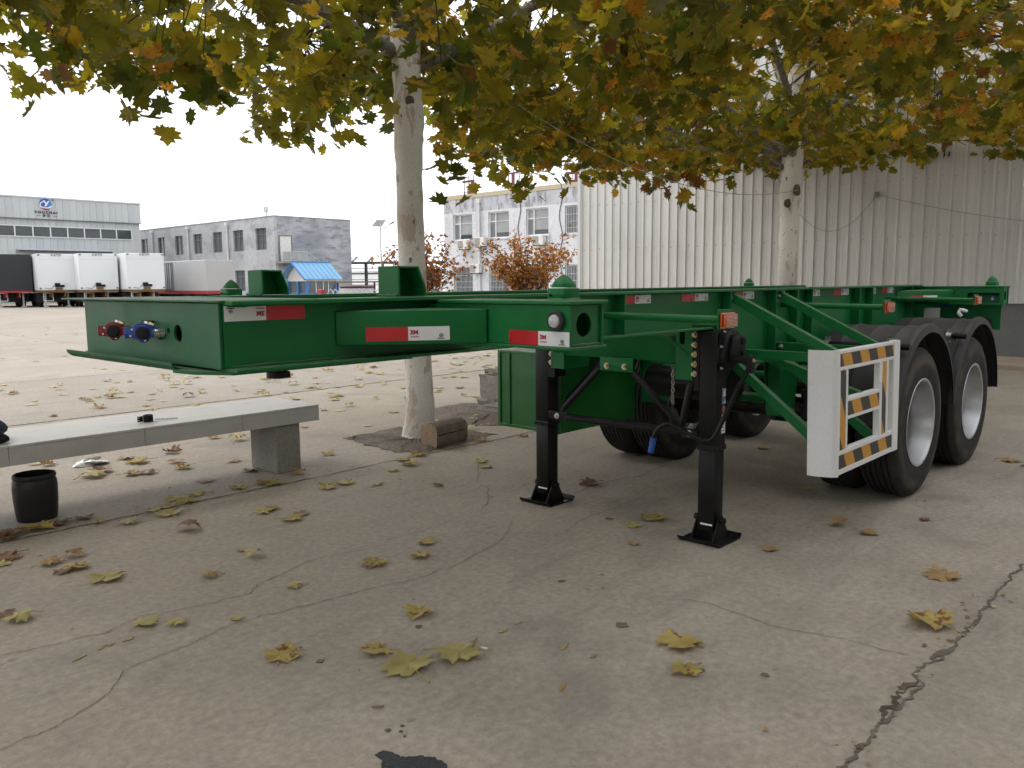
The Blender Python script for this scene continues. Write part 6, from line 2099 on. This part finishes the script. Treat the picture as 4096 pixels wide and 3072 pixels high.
def fallen_mesh(kind, m):
    """kind 0..7 from nearly flat to strongly curled"""
    curl = [.10, .18, .30, .45, .62, .35, .8, 1.0][kind]
    rg2 = random.Random(100 + kind)
    q = MB(local=True)
    ol = LO
    rings = [(.5, .5), (1, 1)]
    n = len(ol)
    vs = [(0, 0, 0)]
    ax = rg2.uniform(0, 3.14); ph = rg2.uniform(0, 6.28)
    for f, _ in rings:
        for x, y in ol:
            x1, y1 = x * f, (y - .35) * f
            u = x1 * math.cos(ax) + y1 * math.sin(ax)
            r = math.hypot(x1, y1)
            z = curl * (u * u) * 1.1 + .07 * math.sin(5 * math.atan2(y1, x1) + ph) * r + .05 * rg2.uniform(-1, 1) * f
            vs.append((x1 * (1 - .25 * curl * abs(u)), y1 * (1 - .25 * curl * abs(u)), z))
    zmin = min(v[2] for v in vs)
    flip = kind in (2, 4, 6)
    if flip:
        vs = [(a, b_, -c) for a, b_, c in vs]; zmin = min(v[2] for v in vs)
    vs = [(a, b_, c - zmin + .02) for a, b_, c in vs]
    fs = [(0, 1 + i, 1 + (i + 1) % n) for i in range(n)] + [(1 + i, 1 + n + i, 1 + n + (i + 1) % n, 1 + (i + 1) % n) for i in range(n)]
    q.add(vs, fs)
    z0 = vs[1][2]
    q.tube([(0, -.35 * .5, vs[1][2]), (.03, -.45, max(.03, z0)), (.09, -.72, .035), (.12, -.86, .03)], [.012, .012, .013, .022], 5)
    return q.mesh('fallen_leaf', FALLEN[m], smooth=50, recalc=False)


FM = {}
def fallen(s, t, w, m, label=None, kind=None, z=0.0):
    kind = frng.randrange(8) if kind is None else kind
    label = label or leaf_label(s, t, m, kind, w)
    if (kind, m) not in FM: FM[(kind, m)] = fallen_mesh(kind, m)
    sc = w / 1.25
    mt = Matrix.Translation(W(s, t, z + .004)) @ Matrix.Rotation(frng.uniform(0, 6.28), 4, 'Z') @ Matrix.Rotation(frng.gauss(0, .06), 4, 'X') @ Matrix.Scale(sc, 4)
    o = link_copy(FM[(kind, m)], 'fallen_leaf', None)
    o.matrix_world = mt
    tag(o, label, 'leaf', 'fallen leaves on the yard')
    return o


CNAME = ['yellow-green', 'brown-edged yellow', 'tan', 'brown', 'pale cream']
SHAPE = ['flat', 'flat', 'bent', 'curled', 'humped', 'curled', 'tightly humped', 'tightly curled']


def where(s, t):
    if t > 1.0: return 'right of the near landing leg' if s > .9 else 'in the right foreground'
    if t > -.35: return 'between the landing legs' if s > 1.5 else 'in the centre foreground'
    if t > -1.4: return 'in front of the far landing leg' if s > 1.0 else ('in the left foreground' if s < -.1 else 'left of the long cracks')
    if t > -2.42: return 'beside the far landing leg' if s > 1.6 else ('in front of the bucket' if s < -.2 else 'in front of the bench')
    if t > -2.75: return 'by the log and trunk' if s > 1.5 else 'at the slab joint below the bench'
    if t > -3.8: return 'under the tool box' if s > 4 else ('around the near trunk' if s > 1.7 else 'under the bench')
    if t > -5: return 'just behind the near trunk' if s > 2.2 else 'just behind the bench'
    if t > -6.9: return 'beyond the trunk and concrete block' if s > 3 else 'beyond the bench'
    return 'past the second slab joint, right half' if s > 5 else 'past the second slab joint, left half'


def leaf_label(s, t, m, kind, w):
    return '%s%s %s leaf %s' % ('small ' if w < .12 else ('large ' if w > .17 else ''), SHAPE[kind], CNAME[m], where(s, t))


traced = [(0.11, 0.2, 0.15, 1), (-0.26, 0.36, 0.14, 1), (-0.26, 0.56, 0.2, 0), (-0.05, 0.63, 0.2, 0), (-0.53, 0.11, 0.15, 1), (-0.76, -0.63, 0.12, 0), (-0.67, -0.52, 0.09, 0), (-0.47, -0.37, 0.06, 0), (-0.65, -1.34, 0.18, 0), (-0.28, -0.98, 0.1, 2), (-0.69, -1.63, 0.14, 1), (-0.76, -1.62, 0.11, 3), (-0.76, -1.81, 0.13, 2), (-0.63, -1.84, 0.12, 2), (-0.88, -2.09, 0.15, 3), (-0.94, -1.98, 0.09, 0), (-1.15, -1.2, 0.11, 3), (-1.12, -1.1, 0.13, 0), (0.02, -1.83, 0.16, 3), (0.39, -0.49, 0.15, 1), (0.64, -0.4, 0.12, 1), (0.81, -0.54, 0.11, 1), (0.03, -1.09, 0.11, 0), (-0.07, -0.53, 0.09, 0), (0.04, -1.23, 0.06, 2), (0.56, -1.55, 0.15, 0), (0.67, -1.61, 0.11, 2), (0.54, -1.84, 0.13, 0), (0.62, -1.86, 0.09, 2), (0.1, -2.26, 0.18, 0), (0.33, -2.47, 0.16, 1), (0.47, -2.63, 0.15, 0), (0.3, -2.6, 0.14, 0), (0.17, -2.45, 0.13, 1), (0.76, -2.56, 0.15, 1), (1.11, -3.0, 0.14, 3), (0.99, -2.46, 0.16, 0), (0.95, -2.54, 0.12, 2), (1.3, -2.6, 0.12, 2), (1.36, -2.08, 0.16, 1), (1.19, -2.06, 0.14, 0), (1.5, -1.87, 0.09, 0), (1.77, -1.5, 0.09, 3), (2.53, -0.68, 0.17, 3), (2.08, 0.17, 0.18, 1), (1.87, 0.16, 0.09, 0), (1.58, 0.36, 0.07, 2), (1.99, 0.98, 0.09, 2), (2.71, 1.08, 0.13, 2), (2.65, 1.28, 0.11, 2), (3.16, 1.44, 0.07, 3), (2.17, 1.81, 0.17, 2), (1.52, 1.94, 0.21, 1), (0.62, 1.24, 0.19, 1), (0.43, 1.38, 0.13, 1), (5.39, 1.45, 0.15, 2), (5.26, 1.6, 0.12, 3), (3.44, 0.6, 0.09, 0), (4.57, -0.3, 0.13, 0), (1.24, -2.17, 0.1, 0), (2.09, -2.19, 0.15, 1), (2.17, -2.38, 0.13, 0), (2.44, -1.66, 0.12, 0), (2.56, -1.83, 0.12, 0), (1.86, -2.13, 0.1, 1), (2.38, -2.42, 0.16, 1), (-0.57, -2.53, 0.16, 1), (-0.46, -2.58, 0.18, 3), (-0.30, -2.58, 0.14, 3), (-0.71, -2.55, 0.17, 3), (-0.78, -2.48, 0.15, 3), (-0.61, -2.62, 0.11, 1), (-0.28, -2.41, 0.09, 1), (0.43, -3.6, 0.16, 2), (0.19, -3.77, 0.22, 0), (0.3, -3.89, 0.19, 3), (0.65, -4.01, 0.2, 1), (0.53, -3.55, 0.14, 3), (0.86, -3.77, 0.14, 2)]
FIRST = {0: 'yellow and brown fallen leaf alone in the middle foreground', 2: 'largest yellow-green fallen leaf of three in a row up front', 3: 'wide yellow fallen leaf with a brown rim up front',
         52: 'big curled yellow and brown leaf beside the wide crack', 53: 'large yellow leaf with dark stalk in front of the near leg', 54: 'yellow fallen leaf just below the large stalked one', 51: 'flat tan fallen leaf at the right of the yard',
         43: 'reddish brown leaf beside the far landing leg', 44: 'yellow and brown leaf between the two landing legs', 8: 'pale yellow-green leaf at the lower left with spread lobes', 4: 'folded yellow leaf with a red-brown half, lower left of centre'}
for i, (s, t, w, m) in enumerate(traced):
    lab = FIRST.get(i)
    fallen(s, t, w * 1.12, m, lab, 1 if i in (2, 3, 8, 51) else frng.choice((0, 1, 1, 2, 3, 5, 5, 4)))
n = len(traced)
att = 0
while n < 300 and att < 20000:
    att += 1
    s, t = frng.uniform(-2.5, 11), -frng.uniform(2.2, 10.5)
    if not in_view(W(s, t, 0)): continue
    if BB - .05 < t < BF + .1 and s < 1.62: continue
    if math.hypot(s - 2.95, t + 3.05) < .25 or (2.55 < s < 3.2 and -2.8 < t < -2.4) or (4.3 < s < 5 and -3.9 < t < -3.1): continue
    if t > -2.6 and frng.random() < .6: continue
    m = frng.choices([0, 1, 2, 3, 4], [24, 20, 20, 12, 34])[0]
    fallen(s, t, frng.uniform(.10, .2), m)
    n += 1
# the rest, too many and too far to count
VV, FF, MM = [], [], []
base = 0
far = 0
while far < 620:
    k_ = frng.random()
    s, t = frng.uniform(-2, 26), -frng.uniform(6, 30) if k_ < .75 else -frng.uniform(2.6, 9)
    if not in_view(W(s, t, 0), .1): continue
    V = LVL[frng.randrange(4)] * frng.uniform(.08, .15)
    V = V * np.array([1, 1, frng.uniform(-1.2, 1.2)])
    a = frng.uniform(0, 6.28)
    V = V @ np.array([[math.cos(a), -math.sin(a), 0], [math.sin(a), math.cos(a), 0], [0, 0, 1]]).T
    V[:, 2] += .006 - V[:, 2].min()
    V = V + np.array([s, -t, 0])
    VV.append(V); FF.append(np.array(LFL) + base); base += len(V); far += 1
    MM.append(np.full(len(LFL), frng.choices(range(5), [16, 14, 24, 14, 40])[0]))
# crumbs and torn bits gathered along joints, legs and the bench
for _ in range(420):
    r_ = frng.random()
    if r_ < .35: s, t = frng.uniform(-1.4, 4), -2.44 + frng.gauss(0, .09)
    elif r_ < .5: s, t = 2.95 + frng.gauss(0, .45), -3.0 + frng.gauss(0, .4)
    elif r_ < .62: s, t = frng.uniform(.2, 3), 2.07 + frng.gauss(0, .05)
    elif r_ < .8: s, t = frng.uniform(-1.2, 1.8), -frng.uniform(2.4, 4.6)
    else: s, t = frng.uniform(-1.4, 5), frng.uniform(-2.4, 2.2)
    if not in_view(W(s, t, 0)) or math.hypot(s - 2.95, t + 3.05) < .2: continue
    V = LVL[frng.randrange(4)][:, :] * frng.uniform(.008, .03) * np.array([frng.uniform(.3, 1), frng.uniform(.4, 1.2), 1.5])
    a = frng.uniform(0, 6.28)
    V = V @ np.array([[math.cos(a), -math.sin(a), 0], [math.sin(a), math.cos(a), 0], [0, 0, 1]]).T
    V[:, 2] += .006 - V[:, 2].min()
    VV.append(V + np.array([s, -t, 0])); FF.append(np.array(LFL) + base); base += len(V)
    MM.append(np.full(len(LFL), frng.choices(range(5), [10, 10, 26, 40, 14])[0]))
me = mesh_from('leaf_litter', np.concatenate(VV), np.concatenate(FF), np.concatenate(MM), FALLEN)
lt = link_copy(me, 'leaf_litter', None)
tag(lt, 'scattered dry leaves and leaf crumbs strewn across the yard', 'leaf litter', kind='stuff')

# leaves that would read alike are told apart by their distance
same = {}
for o in COL.objects:
    if o.name.startswith('fallen_leaf') and o.parent is None:
        same.setdefault(o['label'], []).append(o)
for lab, os_ in same.items():
    if len(os_) > 1:
        os_.sort(key=lambda q: (q.matrix_world.translation - CAM_POS).length)
        words = {2: ['nearer', 'farther'], 3: ['nearest', 'middle', 'farthest']}.get(len(os_), ['nearest', 'second nearest', 'third nearest', 'fourth nearest', 'fifth nearest', 'sixth nearest', 'seventh nearest'])
        for k, o in enumerate(os_):
            wd = words[min(k, len(words) - 1)] if k < len(os_) - 1 or len(os_) <= 3 else 'farthest'
            o['label'] = wd + ' ' + lab
